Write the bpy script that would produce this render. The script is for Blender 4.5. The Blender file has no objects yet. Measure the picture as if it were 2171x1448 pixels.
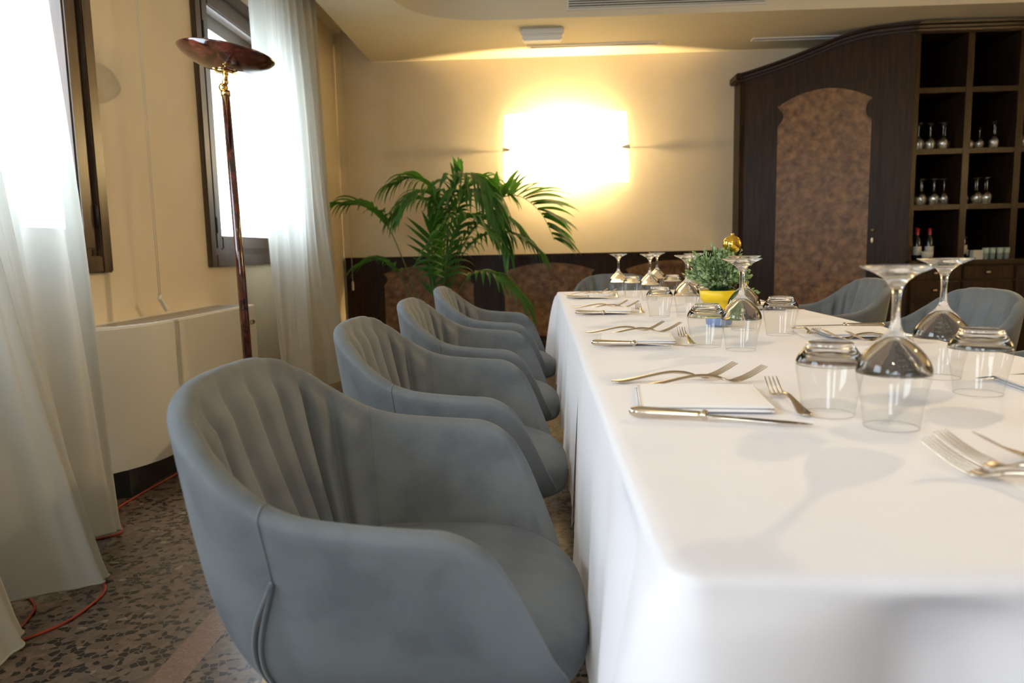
import bpy, bmesh, math, random
import numpy as np
from mathutils import Vector, Matrix

random.seed(7)
sc = bpy.context.scene
COL = sc.collection
PI = math.pi

# ------------------------------------------------------------------ camera
FPX = 1560.0
YAW, PITCH, ROLL = math.radians(2.36), math.radians(7.07), math.radians(-1.2)
cam_d = bpy.data.cameras.new('camera')
cam_d.sensor_width = 36.0
cam_d.lens = 36.0 * FPX / 2171.0
cam_d.clip_start = 0.02
cam_d.dof.use_dof = True
cam_d.dof.focus_distance = 1.9
cam_d.dof.aperture_fstop = 4.5
cam = bpy.data.objects.new('camera', cam_d)
COL.objects.link(cam)
_f = Vector((-math.sin(YAW) * math.cos(PITCH), math.cos(YAW) * math.cos(PITCH), -math.sin(PITCH)))
_r = Vector((math.cos(YAW), math.sin(YAW), 0))
_u = _r.cross(_f)
_r2 = _r * math.cos(ROLL) + _u * math.sin(ROLL)
_u2 = -_r * math.sin(ROLL) + _u * math.cos(ROLL)
M = Matrix((_r2, _u2, -_f)).transposed().to_4x4()
M.translation = (0, 0, 0.985)
cam.matrix_world = M
sc.camera = cam

# ------------------------------------------------------------------ world, exposure
sc.view_settings.view_transform = 'Standard'
sc.view_settings.look = 'None'
sc.view_settings.gamma = 1
sc.view_settings.use_curve_mapping = False
sc.view_settings.exposure = 0.0
w = bpy.data.worlds.new('daylight')
sc.world = w
w.use_nodes = True
bg = w.node_tree.nodes['Background']
bg.inputs[0].default_value = (0.77, 0.88, 1.0, 1)
bg.inputs[1].default_value = 13.5
sc.cycles.max_bounces = 14
sc.cycles.diffuse_bounces = 5
sc.cycles.transparent_max_bounces = 24
sc.cycles.transmission_bounces = 12
sc.cycles.sample_clamp_indirect = 6.0
sc.cycles.blur_glossy = 0.5
try:
    sc.cycles.use_denoising = True
except Exception:
    pass

XW, XR, YB, YF = -1.9, 5.3, 7.1, -2.6      # left wall, right wall, back wall, wall behind the camera
ZC, ZT = 2.757, 3.02                        # low ceiling, raised ceiling
WINS = [(-2.3, -1.15), (-0.35, 0.95), (1.85, 3.14), (4.19, 5.45)]   # daylight openings along the left wall
WZ0, WZ1 = 0.96, 2.56
for (a, b) in WINS:                         # sky portals in the window openings
    ld = bpy.data.lights.new('window_sky_portal', 'AREA')
    ld.shape = 'RECTANGLE'
    ld.size = WZ1 - WZ0; ld.size_y = b - a
    ld.cycles.is_portal = True
    lo = bpy.data.objects.new('window_sky_portal', ld)
    lo.location = (XW - 0.14, (a + b) / 2, (WZ0 + WZ1) / 2)
    lo.rotation_euler = (0, -PI / 2, 0)
    COL.objects.link(lo)

FWINS = [(-1.5, -0.3)]           # openings in the wall behind the camera
FZ0, FZ1 = 0.75, 2.45
for (a, b) in FWINS:
    ld = bpy.data.lights.new('window_sky_portal', 'AREA')
    ld.shape = 'RECTANGLE'; ld.size = b - a; ld.size_y = FZ1 - FZ0
    ld.cycles.is_portal = True
    lo = bpy.data.objects.new('window_sky_portal', ld)
    lo.location = ((a + b) / 2, YF - 0.14, (FZ0 + FZ1) / 2)
    lo.rotation_euler = (PI / 2, 0, 0)
    COL.objects.link(lo)

# ------------------------------------------------------------------ helpers
class MB:
    def __init__(s): s.v = []; s.f = []; s.m = []; s.sm = []
    def add(s, vs, fs, mat=0, smooth=True):
        n = len(s.v); s.v += [tuple(map(float, p)) for p in vs]
        for f in fs: s.f.append(tuple(i + n for i in f)); s.m.append(mat); s.sm.append(smooth)
        return s
    def box(s, x0, x1, y0, y1, z0, z1, mat=0, bev=0.0):
        if bev > 0:
            bm = bmesh.new()
            bmesh.ops.create_cube(bm, size=1)
            for v in bm.verts:
                v.co = Vector(((x0 + x1) / 2 + v.co.x * (x1 - x0), (y0 + y1) / 2 + v.co.y * (y1 - y0), (z0 + z1) / 2 + v.co.z * (z1 - z0)))
            bmesh.ops.bevel(bm, geom=bm.edges[:], offset=bev, segments=2, affect='EDGES')
            bm.verts.index_update()
            s.add([v.co for v in bm.verts], [[v.index for v in f.verts] for f in bm.faces], mat, False)
            bm.free(); return s
        v = [(x, y, z) for x in (x0, x1) for y in (y0, y1) for z in (z0, z1)]
        return s.add(v, [(0, 1, 3, 2), (4, 6, 7, 5), (0, 4, 5, 1), (2, 3, 7, 6), (0, 2, 6, 4), (1, 5, 7, 3)], mat, False)
    def tf(s, fn): s.v = [tuple(fn(Vector(p))) for p in s.v]; return s
    def build(s, name, mat, parent=None, loc=None, kind=None):
        me = bpy.data.meshes.new(name)
        me.from_pydata(s.v, [], s.f)
        mats = mat if isinstance(mat, (list, tuple)) else [mat]
        for m in mats: me.materials.append(m)
        me.polygons.foreach_set('use_smooth', s.sm)
        me.polygons.foreach_set('material_index', s.m)
        bm = bmesh.new(); bm.from_mesh(me)
        bmesh.ops.recalc_face_normals(bm, faces=bm.faces[:])
        bm.to_mesh(me); bm.free()
        me.update()
        o = bpy.data.objects.new(name, me)
        COL.objects.link(o)
        if parent is not None: o.parent = parent
        if loc is not None: o.location = loc
        if kind: o['kind'] = kind
        return o

def tag(o, label, cat, group=None):
    o['label'] = label; o['category'] = cat
    if group: o['group'] = group
    return o
def empty(name, loc=(0, 0, 0), rz=0.0, label=None, cat=None, group=None, kind=None):
    o = bpy.data.objects.new(name, None); o.location = loc; o.rotation_euler = (0, 0, rz)
    o.empty_display_size = 0.05
    COL.objects.link(o)
    if label: tag(o, label, cat, group)
    if kind: o['kind'] = kind
    return o
def dup(root, loc, rz=None, label=None, group=None, rot=None):
    r = root.copy(); COL.objects.link(r); r.location = loc
    if rz is not None: r.rotation_euler = (r.rotation_euler[0], r.rotation_euler[1], rz)
    if rot is not None: r.rotation_euler = rot
    if label: r['label'] = label
    if group: r['group'] = group
    for ch in list(root.children):
        c = ch.copy(); COL.objects.link(c); c.parent = r
        for g in list(ch.children):
            d = g.copy(); COL.objects.link(d); d.parent = c
    return r
def grid_faces(nu, nv, cu=False, cv=False, off=0):
    fs = []
    for i in range(nu if cu else nu - 1):
        for j in range(nv if cv else nv - 1):
            a = i * nv + j; b = ((i + 1) % nu) * nv + j
            c = ((i + 1) % nu) * nv + (j + 1) % nv; d = i * nv + (j + 1) % nv
            fs.append((a + off, b + off, c + off, d + off))
    return fs
def lathe(prof, n=48, mat=0, mb=None, cx=0, cy=0):
    mb = mb or MB()
    vs = []
    for k in range(n):
        a = 2 * PI * k / n
        for (r, z) in prof: vs.append((cx + max(r, 1e-5) * math.cos(a), cy + max(r, 1e-5) * math.sin(a), z))
    return mb.add(vs, grid_faces(n, len(prof), cu=True), mat)
def cr(pts, n):
    """Catmull-Rom resample of a list of points"""
    P = np.array(pts, float); m = len(P); out = []
    for k in range(n):
        t = k * (m - 1) / (n - 1); i = min(int(t), m - 2); u = t - i
        p0, p1, p2, p3 = P[max(i - 1, 0)], P[i], P[i + 1], P[min(i + 2, m - 1)]
        out.append(0.5 * ((2 * p1) + (-p0 + p2) * u + (2 * p0 - 5 * p1 + 4 * p2 - p3) * u * u + (-p0 + 3 * p1 - 3 * p2 + p3) * u ** 3))
    return np.array(out)
def tube(pts, rad, n=8, mb=None, mat=0, cap=True):
    """tube along points; rad a number or a list"""
    mb = mb or MB()
    P = [Vector(p) for p in pts]; m = len(P)
    rs = rad if isinstance(rad, (list, tuple, np.ndarray)) else [rad] * m
    t0 = (P[1] - P[0]).normalized()
    up = Vector((0, 0, 1)) if abs(t0.z) < 0.9 else Vector((1, 0, 0))
    nrm = t0.cross(up).normalized()
    vs = []
    for i in range(m):
        t = (P[min(i + 1, m - 1)] - P[max(i - 1, 0)]).normalized()
        nrm = (nrm - t * nrm.dot(t)).normalized(); b = t.cross(nrm)
        for k in range(n):
            a = 2 * PI * k / n
            vs.append(P[i] + (nrm * math.cos(a) + b * math.sin(a)) * rs[i])
    fs = grid_faces(m, n, cv=True)
    if cap: fs += [tuple(range(n)), tuple((m - 1) * n + k for k in reversed(range(n)))]
    return mb.add(vs, fs, mat)
def prism(poly, z0, z1, mb=None, mat=0, axis='z', smooth=False):
    """extrude a 2-D outline; axis y: outline in x,z extruded along y"""
    mb = mb or MB(); n = len(poly)
    f = {'z': lambda p, h: (p[0], p[1], h), 'y': lambda p, h: (p[0], h, p[1]), 'x': lambda p, h: (h, p[0], p[1])}[axis]
    vs = [f(p, z0) for p in poly] + [f(p, z1) for p in poly]
    mb.add(vs, [tuple(range(n)), tuple(range(2 * n - 1, n - 1, -1))], mat, False)
    mb.add(vs, [(i, (i + 1) % n, n + (i + 1) % n, n + i) for i in range(n)], mat, smooth)
    return mb
def superell(c, h, e1=0.5, e2=0.5, nu=40, nv=24, mb=None, mat=0, dome=None):
    mb = mb or MB(); vs = []
    sg = lambda w, e: math.copysign(abs(w) ** e, w)
    for i in range(nu):
        a = 2 * PI * i / nu
        for j in range(nv):
            b = -PI / 2 + PI * j / (nv - 1)
            x = sg(math.cos(b), e1) * sg(math.cos(a), e2); y = sg(math.cos(b), e1) * sg(math.sin(a), e2); z = sg(math.sin(b), e1)
            p = [c[0] + h[0] * x, c[1] + h[1] * y, c[2] + h[2] * z]
            if dome and z > 0: p[2] += dome * (1 - x * x) * (1 - y * y)
            vs.append(p)
    return mb.add(vs, grid_faces(nu, nv, cu=True), mat)

# ------------------------------------------------------------------ materials
def mat(name, col, rough=0.5, metal=0.0, **kw):
    m = bpy.data.materials.new(name); m.use_nodes = True
    b = m.node_tree.nodes['Principled BSDF']
    b.inputs['Base Color'].default_value = (*col, 1); b.inputs['Roughness'].default_value = rough; b.inputs['Metallic'].default_value = metal
    for k, v in kw.items():
        b.inputs[k.replace('_', ' ')].default_value = v
    return m
def nodes(m): return m.node_tree.nodes, m.node_tree.links, m.node_tree.nodes['Principled BSDF']
def ramp(N, stops):
    r = N.new('ShaderNodeValToRGB'); e = r.color_ramp.elements
    while len(e) > 1: e.remove(e[-1])
    e[0].position = stops[0][0]; e[0].color = (*stops[0][1], 1)
    for p, c in stops[1:]:
        q = e.new(p); q.color = (*c, 1)
    return r
def noisy(name, c1, c2, scale=8, rough=0.5, detail=4, stretch=(1, 1, 1), bump=0.0, bscale=None, lo=0.35, hi=0.65, dist=0.0, **kw):
    m = mat(name, c1, rough, **kw); N, L, B = nodes(m)
    tc = N.new('ShaderNodeTexCoord'); mp = N.new('ShaderNodeMapping'); mp.inputs['Scale'].default_value = stretch
    L.new(tc.outputs['Object'], mp.inputs[0])
    n = N.new('ShaderNodeTexNoise'); n.inputs['Scale'].default_value = scale; n.inputs['Detail'].default_value = detail; n.inputs['Distortion'].default_value = dist
    L.new(mp.outputs[0], n.inputs['Vector'])
    r = ramp(N, [(lo, c1), (hi, c2)]); L.new(n.outputs['Fac'], r.inputs[0]); L.new(r.outputs[0], B.inputs['Base Color'])
    if bump:
        n2 = N.new('ShaderNodeTexNoise'); n2.inputs['Scale'].default_value = bscale or scale; n2.inputs['Detail'].default_value = 3
        L.new(mp.outputs[0], n2.inputs['Vector'])
        bp = N.new('ShaderNodeBump'); bp.inputs['Strength'].default_value = bump; bp.inputs['Distance'].default_value = 0.01
        L.new(n2.outputs['Fac'], bp.inputs['Height']); L.new(bp.outputs[0], B.inputs['Normal'])
    return m

M_wall = noisy('plaster_cream', (0.69, 0.59, 0.43), (0.73, 0.63, 0.465), 3, 0.85, bump=0.08, bscale=120)
M_ceil = noisy('ceiling_paint', (0.68, 0.60, 0.44), (0.71, 0.63, 0.47), 2, 0.85, bump=0.05, bscale=90)
M_darkwood = noisy('dark_mahogany', (0.016, 0.009, 0.005), (0.032, 0.017, 0.009), 6, 0.34, stretch=(8, 8, 0.6), detail=6, Specular_IOR_Level=0.15)
M_framewood = noisy('window_frame_wood', (0.050, 0.030, 0.018), (0.085, 0.052, 0.032), 6, 0.28, stretch=(8, 8, 0.7), detail=6)
M_burl = noisy('burl_veneer', (0.075, 0.036, 0.015), (0.27, 0.145, 0.062), 17, 0.34, detail=12, lo=0.30, hi=0.72, dist=0.25, Specular_IOR_Level=0.3)
M_burlred = noisy('red_burl_lacquer', (0.014, 0.003, 0.002), (0.105, 0.024, 0.012), 22, 0.12, detail=5, lo=0.38, hi=0.68, dist=0.8, Coat_Weight=0.8)
M_brass = mat('polished_brass', (0.83, 0.58, 0.22), 0.12, 1.0)
M_gold = mat('gold_mirror', (0.95, 0.62, 0.10), 0.06, 1.0)
M_silver = mat('silver_cutlery', (0.66, 0.57, 0.45), 0.16, 1.0)
M_blade = mat('steel_blade', (0.80, 0.80, 0.80), 0.13, 1.0)
M_white = mat('white_enamel', (0.66, 0.64, 0.58), 0.35)
M_plast = mat('white_plastic', (0.75, 0.73, 0.68), 0.4)
M_alu = mat('grey_aluminium', (0.45, 0.43, 0.40), 0.35, 0.8)
M_black = mat('black_recess', (0.008, 0.008, 0.009), 0.6)
M_shelfback = mat('shelf_back_black', (0.004, 0.004, 0.004), 0.8, Specular_IOR_Level=0.1)
M_oak = noisy('pale_oak', (0.42, 0.26, 0.13), (0.52, 0.34, 0.18), 8, 0.45, stretch=(6, 6, 0.8))
M_cord = mat('orange_rubber', (0.34, 0.045, 0.02), 0.45)
M_yellow = noisy('yellow_plastic', (0.90, 0.62, 0.01), (0.86, 0.56, 0.01), 10, 0.4)
M_blue = mat('blue_pot_base', (0.16, 0.24, 0.45), 0.5)
M_soil = noisy('soil', (0.03, 0.02, 0.012), (0.07, 0.045, 0.03), 60, 0.9)
M_terracotta = noisy('brown_pot', (0.10, 0.055, 0.035), (0.14, 0.08, 0.05), 9, 0.6)
M_cordage = mat('white_cord', (0.62, 0.58, 0.50), 0.7)
M_bottle = mat('dark_bottle_glass', (0.01, 0.012, 0.01), 0.08)
M_capred = mat('red_foil', (0.35, 0.02, 0.03), 0.3)
M_label = mat('paper_label', (0.55, 0.52, 0.45), 0.7)
M_cup = mat('pale_green_ceramic', (0.35, 0.42, 0.36), 0.3)
M_knob = mat('aged_brass_knob', (0.42, 0.33, 0.22), 0.3, 1.0)
M_stone = noisy('outside_render', (0.75, 0.74, 0.72), (0.8, 0.8, 0.78), 3, 0.9)

# velvet
def velvet():
    m = mat('grey_blue_velvet', (0.15, 0.17, 0.185), 0.75, Sheen_Weight=0.10, Sheen_Roughness=0.35)
    N, L, B = nodes(m)
    B.inputs['Sheen Tint'].default_value = (0.72, 0.80, 0.88, 1)
    tc = N.new('ShaderNodeTexCoord')
    n = N.new('ShaderNodeTexNoise'); n.inputs['Scale'].default_value = 9; n.inputs['Detail'].default_value = 6; n.inputs['Distortion'].default_value = 0.3
    L.new(tc.outputs['Object'], n.inputs['Vector'])
    r = ramp(N, [(0.36, (0.108, 0.120, 0.129)), (0.50, (0.140, 0.155, 0.164)), (0.68, (0.158, 0.174, 0.183))]); L.new(n.outputs['Fac'], r.inputs[0])
    L.new(r.outputs[0], B.inputs['Base Color'])
    n2 = N.new('ShaderNodeTexNoise'); n2.inputs['Scale'].default_value = 700; n2.inputs['Detail'].default_value = 2
    L.new(tc.outputs['Object'], n2.inputs['Vector'])
    bp = N.new('ShaderNodeBump'); bp.inputs['Strength'].default_value = 0.12; bp.inputs['Distance'].default_value = 0.002
    L.new(n2.outputs['Fac'], bp.inputs['Height']); L.new(bp.outputs[0], B.inputs['Normal'])
    return m
M_velvet = velvet()

def linen(name, col, ws=500, wst=0.15):
    m = noisy(name, tuple(c * 0.97 for c in col), col, 5, 0.75, Sheen_Weight=0.2)
    N, L, B = nodes(m)
    tc = N.new('ShaderNodeTexCoord')
    n2 = N.new('ShaderNodeTexNoise'); n2.inputs['Scale'].default_value = ws; n2.inputs['Detail'].default_value = 2
    n3 = N.new('ShaderNodeTexNoise'); n3.inputs['Scale'].default_value = 9; n3.inputs['Detail'].default_value = 3
    ad = N.new('ShaderNodeMath'); ad.operation = 'MULTIPLY_ADD'; ad.inputs[1].default_value = 0.03
    L.new(tc.outputs['Object'], n2.inputs['Vector']); L.new(tc.outputs['Object'], n3.inputs['Vector'])
    L.new(n2.outputs['Fac'], ad.inputs[0]); L.new(n3.outputs['Fac'], ad.inputs[2])
    bp = N.new('ShaderNodeBump'); bp.inputs['Strength'].default_value = wst; bp.inputs['Distance'].default_value = 0.02
    L.new(ad.outputs[0], bp.inputs['Height']); L.new(bp.outputs[0], B.inputs['Normal'])
    return m
M_cloth = linen('white_tablecloth', (0.82, 0.80, 0.84))
M_napkin = linen('white_napkin', (0.84, 0.82, 0.82), 600, 0.12)

def sheer():
    m = bpy.data.materials.new('sheer_voile'); m.use_nodes = True
    N, L = m.node_tree.nodes, m.node_tree.links; N.clear()
    out = N.new('ShaderNodeOutputMaterial')
    tr = N.new('ShaderNodeBsdfTransparent'); tl = N.new('ShaderNodeBsdfTranslucent'); df = N.new('ShaderNodeBsdfDiffuse')
    tl.inputs[0].default_value = (0.50, 0.52, 0.49, 1); df.inputs[0].default_value = (0.70, 0.67, 0.59, 1)
    a = N.new('ShaderNodeMixShader'); a.inputs[0].default_value = 0.48
    L.new(df.outputs[0], a.inputs[1]); L.new(tl.outputs[0], a.inputs[2])
    lw = N.new('ShaderNodeLayerWeight'); lw.inputs[0].default_value = 0.35
    mr = N.new('ShaderNodeMapRange'); mr.inputs['From Min'].default_value = 0; mr.inputs['From Max'].default_value = 1
    mr.inputs['To Min'].default_value = 0.955; mr.inputs['To Max'].default_value = 1.0
    L.new(lw.outputs['Facing'], mr.inputs['Value'])
    b = N.new('ShaderNodeMixShader'); L.new(mr.outputs[0], b.inputs[0])
    L.new(tr.outputs[0], b.inputs[1]); L.new(a.outputs[0], b.inputs[2]); L.new(b.outputs[0], out.inputs[0])
    return m
M_sheer = sheer()

def thin_glass(name, k=1.0, tint=(0.97, 0.975, 0.97)):
    m = bpy.data.materials.new(name); m.use_nodes = True
    N, L = m.node_tree.nodes, m.node_tree.links; N.clear()
    out = N.new('ShaderNodeOutputMaterial')
    tr = N.new('ShaderNodeBsdfTransparent'); tr.inputs[0].default_value = (*tint, 1)
    gl = N.new('ShaderNodeBsdfGlossy'); gl.inputs['Roughness'].default_value = 0.0
    fr = N.new('ShaderNodeLayerWeight'); fr.inputs[0].default_value = 0.5
    pw = N.new('ShaderNodeMath'); pw.operation = 'POWER'; pw.inputs[1].default_value = 5.0
    mu = N.new('ShaderNodeMath'); mu.operation = 'MULTIPLY_ADD'; mu.inputs[1].default_value = 0.85 * k; mu.inputs[2].default_value = 0.045 * k; mu.use_clamp = True
    L.new(fr.outputs['Facing'], pw.inputs[0]); L.new(pw.outputs[0], mu.inputs[0])
    mx = N.new('ShaderNodeMixShader'); L.new(mu.outputs[0], mx.inputs[0]); L.new(tr.outputs[0], mx.inputs[1]); L.new(gl.outputs[0], mx.inputs[2])
    L.new(mx.outputs[0], out.inputs[0])
    return m
M_thin = thin_glass('thin_glass', 0.9)
M_pane = thin_glass('window_pane', 1.0)
def solid_glass():
    m = mat('solid_glass', (1, 1, 1), 0.0, Transmission_Weight=1.0, IOR=1.48)
    return m
M_glass = solid_glass()

def terrazzo():
    m = mat('terrazzo', (0.1, 0.08, 0.06), 0.28); N, L, B = nodes(m)
    tc = N.new('ShaderNodeTexCoord')
    dn = N.new('ShaderNodeTexNoise'); dn.inputs['Scale'].default_value = 30
    L.new(tc.outputs['Object'], dn.inputs['Vector'])
    mixv = N.new('ShaderNodeMix'); mixv.data_type = 'VECTOR'; mixv.inputs[0].default_value = 0.02
    L.new(tc.outputs['Object'], mixv.inputs[4]); L.new(dn.outputs['Color'], mixv.inputs[5])
    v1 = N.new('ShaderNodeTexVoronoi'); v1.inputs['Scale'].default_value = 52
    v2 = N.new('ShaderNodeTexVoronoi'); v2.feature = 'DISTANCE_TO_EDGE'; v2.inputs['Scale'].default_value = 52
    for v in (v1, v2): L.new(mixv.outputs[1], v.inputs['Vector'])
    sep = N.new('ShaderNodeSeparateColor'); L.new(v1.outputs['Color'], sep.inputs[0])
    chip = ramp(N, [(0.0, (0.014, 0.010, 0.008)), (0.36, (0.014, 0.010, 0.008)), (0.37, (0.120, 0.084, 0.060)), (0.66, (0.145, 0.102, 0.074)), (0.67, (0.170, 0.118, 0.085)), (0.975, (0.155, 0.108, 0.078)), (0.985, (0.27, 0.21, 0.155))])
    chip.color_ramp.interpolation = 'CONSTANT'
    L.new(sep.outputs[0], chip.inputs[0])
    # the red-brown border band, seen only in plan, parallel to the wall
    sx = N.new('ShaderNodeSeparateXYZ'); L.new(tc.outputs['Object'], sx.inputs[0])
    a = N.new('ShaderNodeMath'); a.operation = 'ADD'; a.inputs[1].default_value = 0.893; L.new(sx.outputs[0], a.inputs[0])
    ab = N.new('ShaderNodeMath'); ab.operation = 'ABSOLUTE'; L.new(a.outputs[0], ab.inputs[0])
    band = N.new('ShaderNodeMath'); band.operation = 'LESS_THAN'; band.inputs[1].default_value = 0.042; L.new(ab.outputs[0], band.inputs[0])
    bsep = ramp(N, [(0.0, (0.18, 0.105, 0.07)), (0.5, (0.22, 0.13, 0.09)), (0.9, (0.25, 0.16, 0.115))])
    v3 = N.new('ShaderNodeTexVoronoi'); v3.inputs['Scale'].default_value = 160; L.new(tc.outputs['Object'], v3.inputs['Vector'])
    s3 = N.new('ShaderNodeSeparateColor'); L.new(v3.outputs['Color'], s3.inputs[0]); L.new(s3.outputs[0], bsep.inputs[0])
    mg = N.new('ShaderNodeMix'); mg.data_type = 'RGBA'
    er = N.new('ShaderNodeMath'); er.operation = 'LESS_THAN'; er.inputs[1].default_value = 0.06; L.new(v2.outputs['Distance'], er.inputs[0])
    L.new(er.outputs[0], mg.inputs[0]); L.new(chip.outputs[0], mg.inputs[6]); mg.inputs[7].default_value = (0.145, 0.102, 0.075, 1)
    fin = N.new('ShaderNodeMix'); fin.data_type = 'RGBA'; L.new(band.outputs[0], fin.inputs[0]); L.new(mg.outputs[2], fin.inputs[6]); L.new(bsep.outputs[0], fin.inputs[7])
    L.new(fin.outputs[2], B.inputs['Base Color'])
    return m
M_floor = terrazzo()

def leafmat(name, c1, c2, tr=0.35, scale=6):
    m = noisy(name, c1, c2, scale, 0.38)
    N, L, B = nodes(m)
    out = [n for n in N if n.type == 'OUTPUT_MATERIAL'][0]
    tl = N.new('ShaderNodeBsdfTranslucent'); tl.inputs[0].default_value = (c2[0] * 1.6, c2[1] * 1.9, c2[2] * 0.8, 1)
    mx = N.new('ShaderNodeMixShader'); mx.inputs[0].default_value = tr
    L.new(B.outputs[0], mx.inputs[1]); L.new(tl.outputs[0], mx.inputs[2]); L.new(mx.outputs[0], out.inputs[0])
    return m
M_palm = leafmat('palm_leaf', (0.035, 0.11, 0.038), (0.080, 0.22, 0.050), 0.42)
M_box = leafmat('boxwood_leaf', (0.10, 0.19, 0.07), (0.42, 0.52, 0.30), 0.15, 25)
M_boxd = mat('boxwood_twig', (0.03, 0.09, 0.03), 0.6)
M_stem = noisy('palm_stem', (0.05, 0.12, 0.03), (0.10, 0.16, 0.05), 12, 0.5)

def emis(name, col, s, base=None):
    m = mat(name, base or col, 0.5); N, L, B = nodes(m)
    B.inputs['Emission Color'].default_value = (*col, 1); B.inputs['Emission Strength'].default_value = s
    return m

# ------------------------------------------------------------------ room shell
MB().box(XW - 0.3, XR + 0.3, YF - 0.3, YB + 0.3, -0.12, 0).build('floor', M_floor, kind='structure')
WT = 0.11
b = MB()
zs = ZT + 0.1
edges = [YF - 0.3] + [e for ab in WINS for e in ab] + [YB + 0.3]
for i in range(0, len(edges), 2): b.box(XW - WT, XW, edges[i], edges[i + 1], 0, zs)
for (a, c) in WINS:
    b.box(XW - WT, XW, a, c, 0, WZ0); b.box(XW - WT, XW, a, c, WZ1, zs)
b.build('wall_left', M_wall, kind='structure')
MB().box(XW, XR, YB, YB + 0.3, 0, zs).build('wall_back', M_wall, kind='structure')
MB().box(XR, XR + 0.3, YF - 0.3, YB + 0.3, 0, zs).build('wall_right', M_wall, kind='structure')
b = MB(); fe = [XW] + [e for ab in FWINS for e in ab] + [XR]
for i in range(0, len(fe), 2): b.box(fe[i], fe[i + 1], YF - WT, YF, 0, zs)
for (a, c) in FWINS: b.box(a, c, YF - WT, YF, 0, FZ0); b.box(a, c, YF - WT, YF, FZ1, zs)
b.build('wall_front', M_wall, kind='structure')
MB().box(XW - 0.3, XR + 0.3, YF - 0.3, YB + 0.3, ZT, ZT + 0.12).build('ceiling', M_ceil, kind='structure')
# lower ceiling border with the rounded inner corner
XS, XI, YI, RI = -1.555, -1.02, 5.955, 0.62
poly = [(XS, YF), (XI, YF)]
for k in range(25):
    a = PI - (PI / 2) * k / 24
    poly.append((XI + RI + RI * math.cos(a), YI - RI + RI * math.sin(a)))
poly += [(XR, YI), (XR, YB), (XS, YB)]
prism(poly, ZC, ZT, smooth=False).build('ceiling.001', M_ceil, kind='structure')

# windows
def window(i, y0, y1, front=False):
    z0, z1 = (FZ0, FZ1) if front else (WZ0, WZ1)
    root = empty('window_%d' % i, ((y0 + y1) / 2, YF, z0) if front else (XW, (y0 + y1) / 2, z0), PI / 2 if front else 0, kind='structure')
    hy = (y1 - y0) / 2; H = z1 - z0
    def ring(xa, xb, m, w, bev=0.004):
        q = MB()
        q.box(xa, xb, -hy + m, -hy + m + w, m, H - m, bev=bev); q.box(xa, xb, hy - m - w, hy - m, m, H - m, bev=bev)
        q.box(xa, xb, -hy + m + w, hy - m - w, m, m + w, bev=bev); q.box(xa, xb, -hy + m + w, hy - m - w, H - m - w, H - m, bev=bev)
        return q
    ring(-0.07, 0.028, -0.035, 0.072, 0.006).build('window_frame', M_framewood, root)
    ring(-0.07, 0.004, 0.037, 0.034).build('frame_rebate', M_framewood, root)
    cs = ring(-0.060, 0.018, 0.064, 0.082, 0.008).build('casement', M_framewood, root)
    MB().box(-0.030, -0.024, -hy + 0.13, hy - 0.13, 0.13, H - 0.13).build('pane', M_pane, cs)
    for zz in (0.16, H - 0.35):
        hb = tube([(0.026, -hy + 0.055, zz), (0.026, -hy + 0.055, zz + 0.09)], 0.007, 10)
        tube([(0.026, hy - 0.055, zz), (0.026, hy - 0.055, zz + 0.09)], 0.007, 10, mb=hb)
        hb.build('hinge', M_black, root)
    bl = MB().box(-0.108, -0.072, -hy, hy, H - 0.22, H)
    bl.build('roller_shutter', M_framewood, root)
    return root
for i, (a, c) in enumerate(WINS): window(i + 1, a, c)
for i, (a, c) in enumerate(FWINS): window(i + 5, a, c, True)

# wood panelling along the back wall
def shoulder_arch(w2, h, zb, rise, notch=0.075, n=14):
    """outline: straight sides, rounded notch, shoulder, shallow arch"""
    pts = [(-w2, zb), (w2, zb), (w2, h - 2.0 * notch)]
    for k in range(1, 8):
        a = -PI / 2 - PI * k / 8
        pts.append((w2 + notch * 0.55 * (math.cos(a)) * 1.1, h - notch + notch * math.sin(a)))
    pts.append((w2, h)); pts.append((w2, h + 0.01))
    for k in range(1, n):
        t = k / n; x = w2 - 2 * w2 * t
        pts.append((x, h + 0.01 + rise * (1 - (x / w2) ** 2)))
    pts.append((-w2, h + 0.01)); pts.append((-w2, h))
    for k in range(1, 8):
        a = PI / 2 - PI * k / 8
        pts.append((-w2 - notch * 0.55 * (math.cos(PI - a - 0)) * -1.1 if False else -w2 + notch * 0.6 * math.sin(PI * k / 8), h - 2 * notch * k / 8))
    pts.append((-w2, h - 2.0 * notch))
    return pts
XCAB = 1.83
pan = empty('wood_panelling', (0, YB, 0), label='long low dark wood wainscot with arched burl inlays under the bright wall lamp', cat='wall panelling')
q = MB().box(XW + 0.02, XCAB, -0.035, 0, 0.10, 0.90)
q.box(XW + 0.02, XCAB, -0.045, 0, 0.0, 0.10)
q.build('backing_board', M_darkwood, pan)
q = MB().box(XW + 0.02, XCAB, -0.062, 0, 0.915, 0.945, bev=0.006); q.box(XW + 0.02, XCAB, -0.048, 0, 0.89, 0.915, bev=0.004)
q.build('cap_rail', M_darkwood, pan)
for k in range(3):
    cx = -1.08 + 1.16 * k
    prism([(x + cx, z) for x, z in shoulder_arch(0.43, 0.775, 0.16, 0.075, 0.05)], -0.041, -0.030, axis='y').build('burl_inlay', M_burl, pan)
for k in range(4):
    x = -1.66 + 1.16 * k
    MB().box(x - 0.05, x + 0.05, -0.041, -0.03, 0.11, 0.89, bev=0.003).build('stile', M_darkwood, pan)

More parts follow.
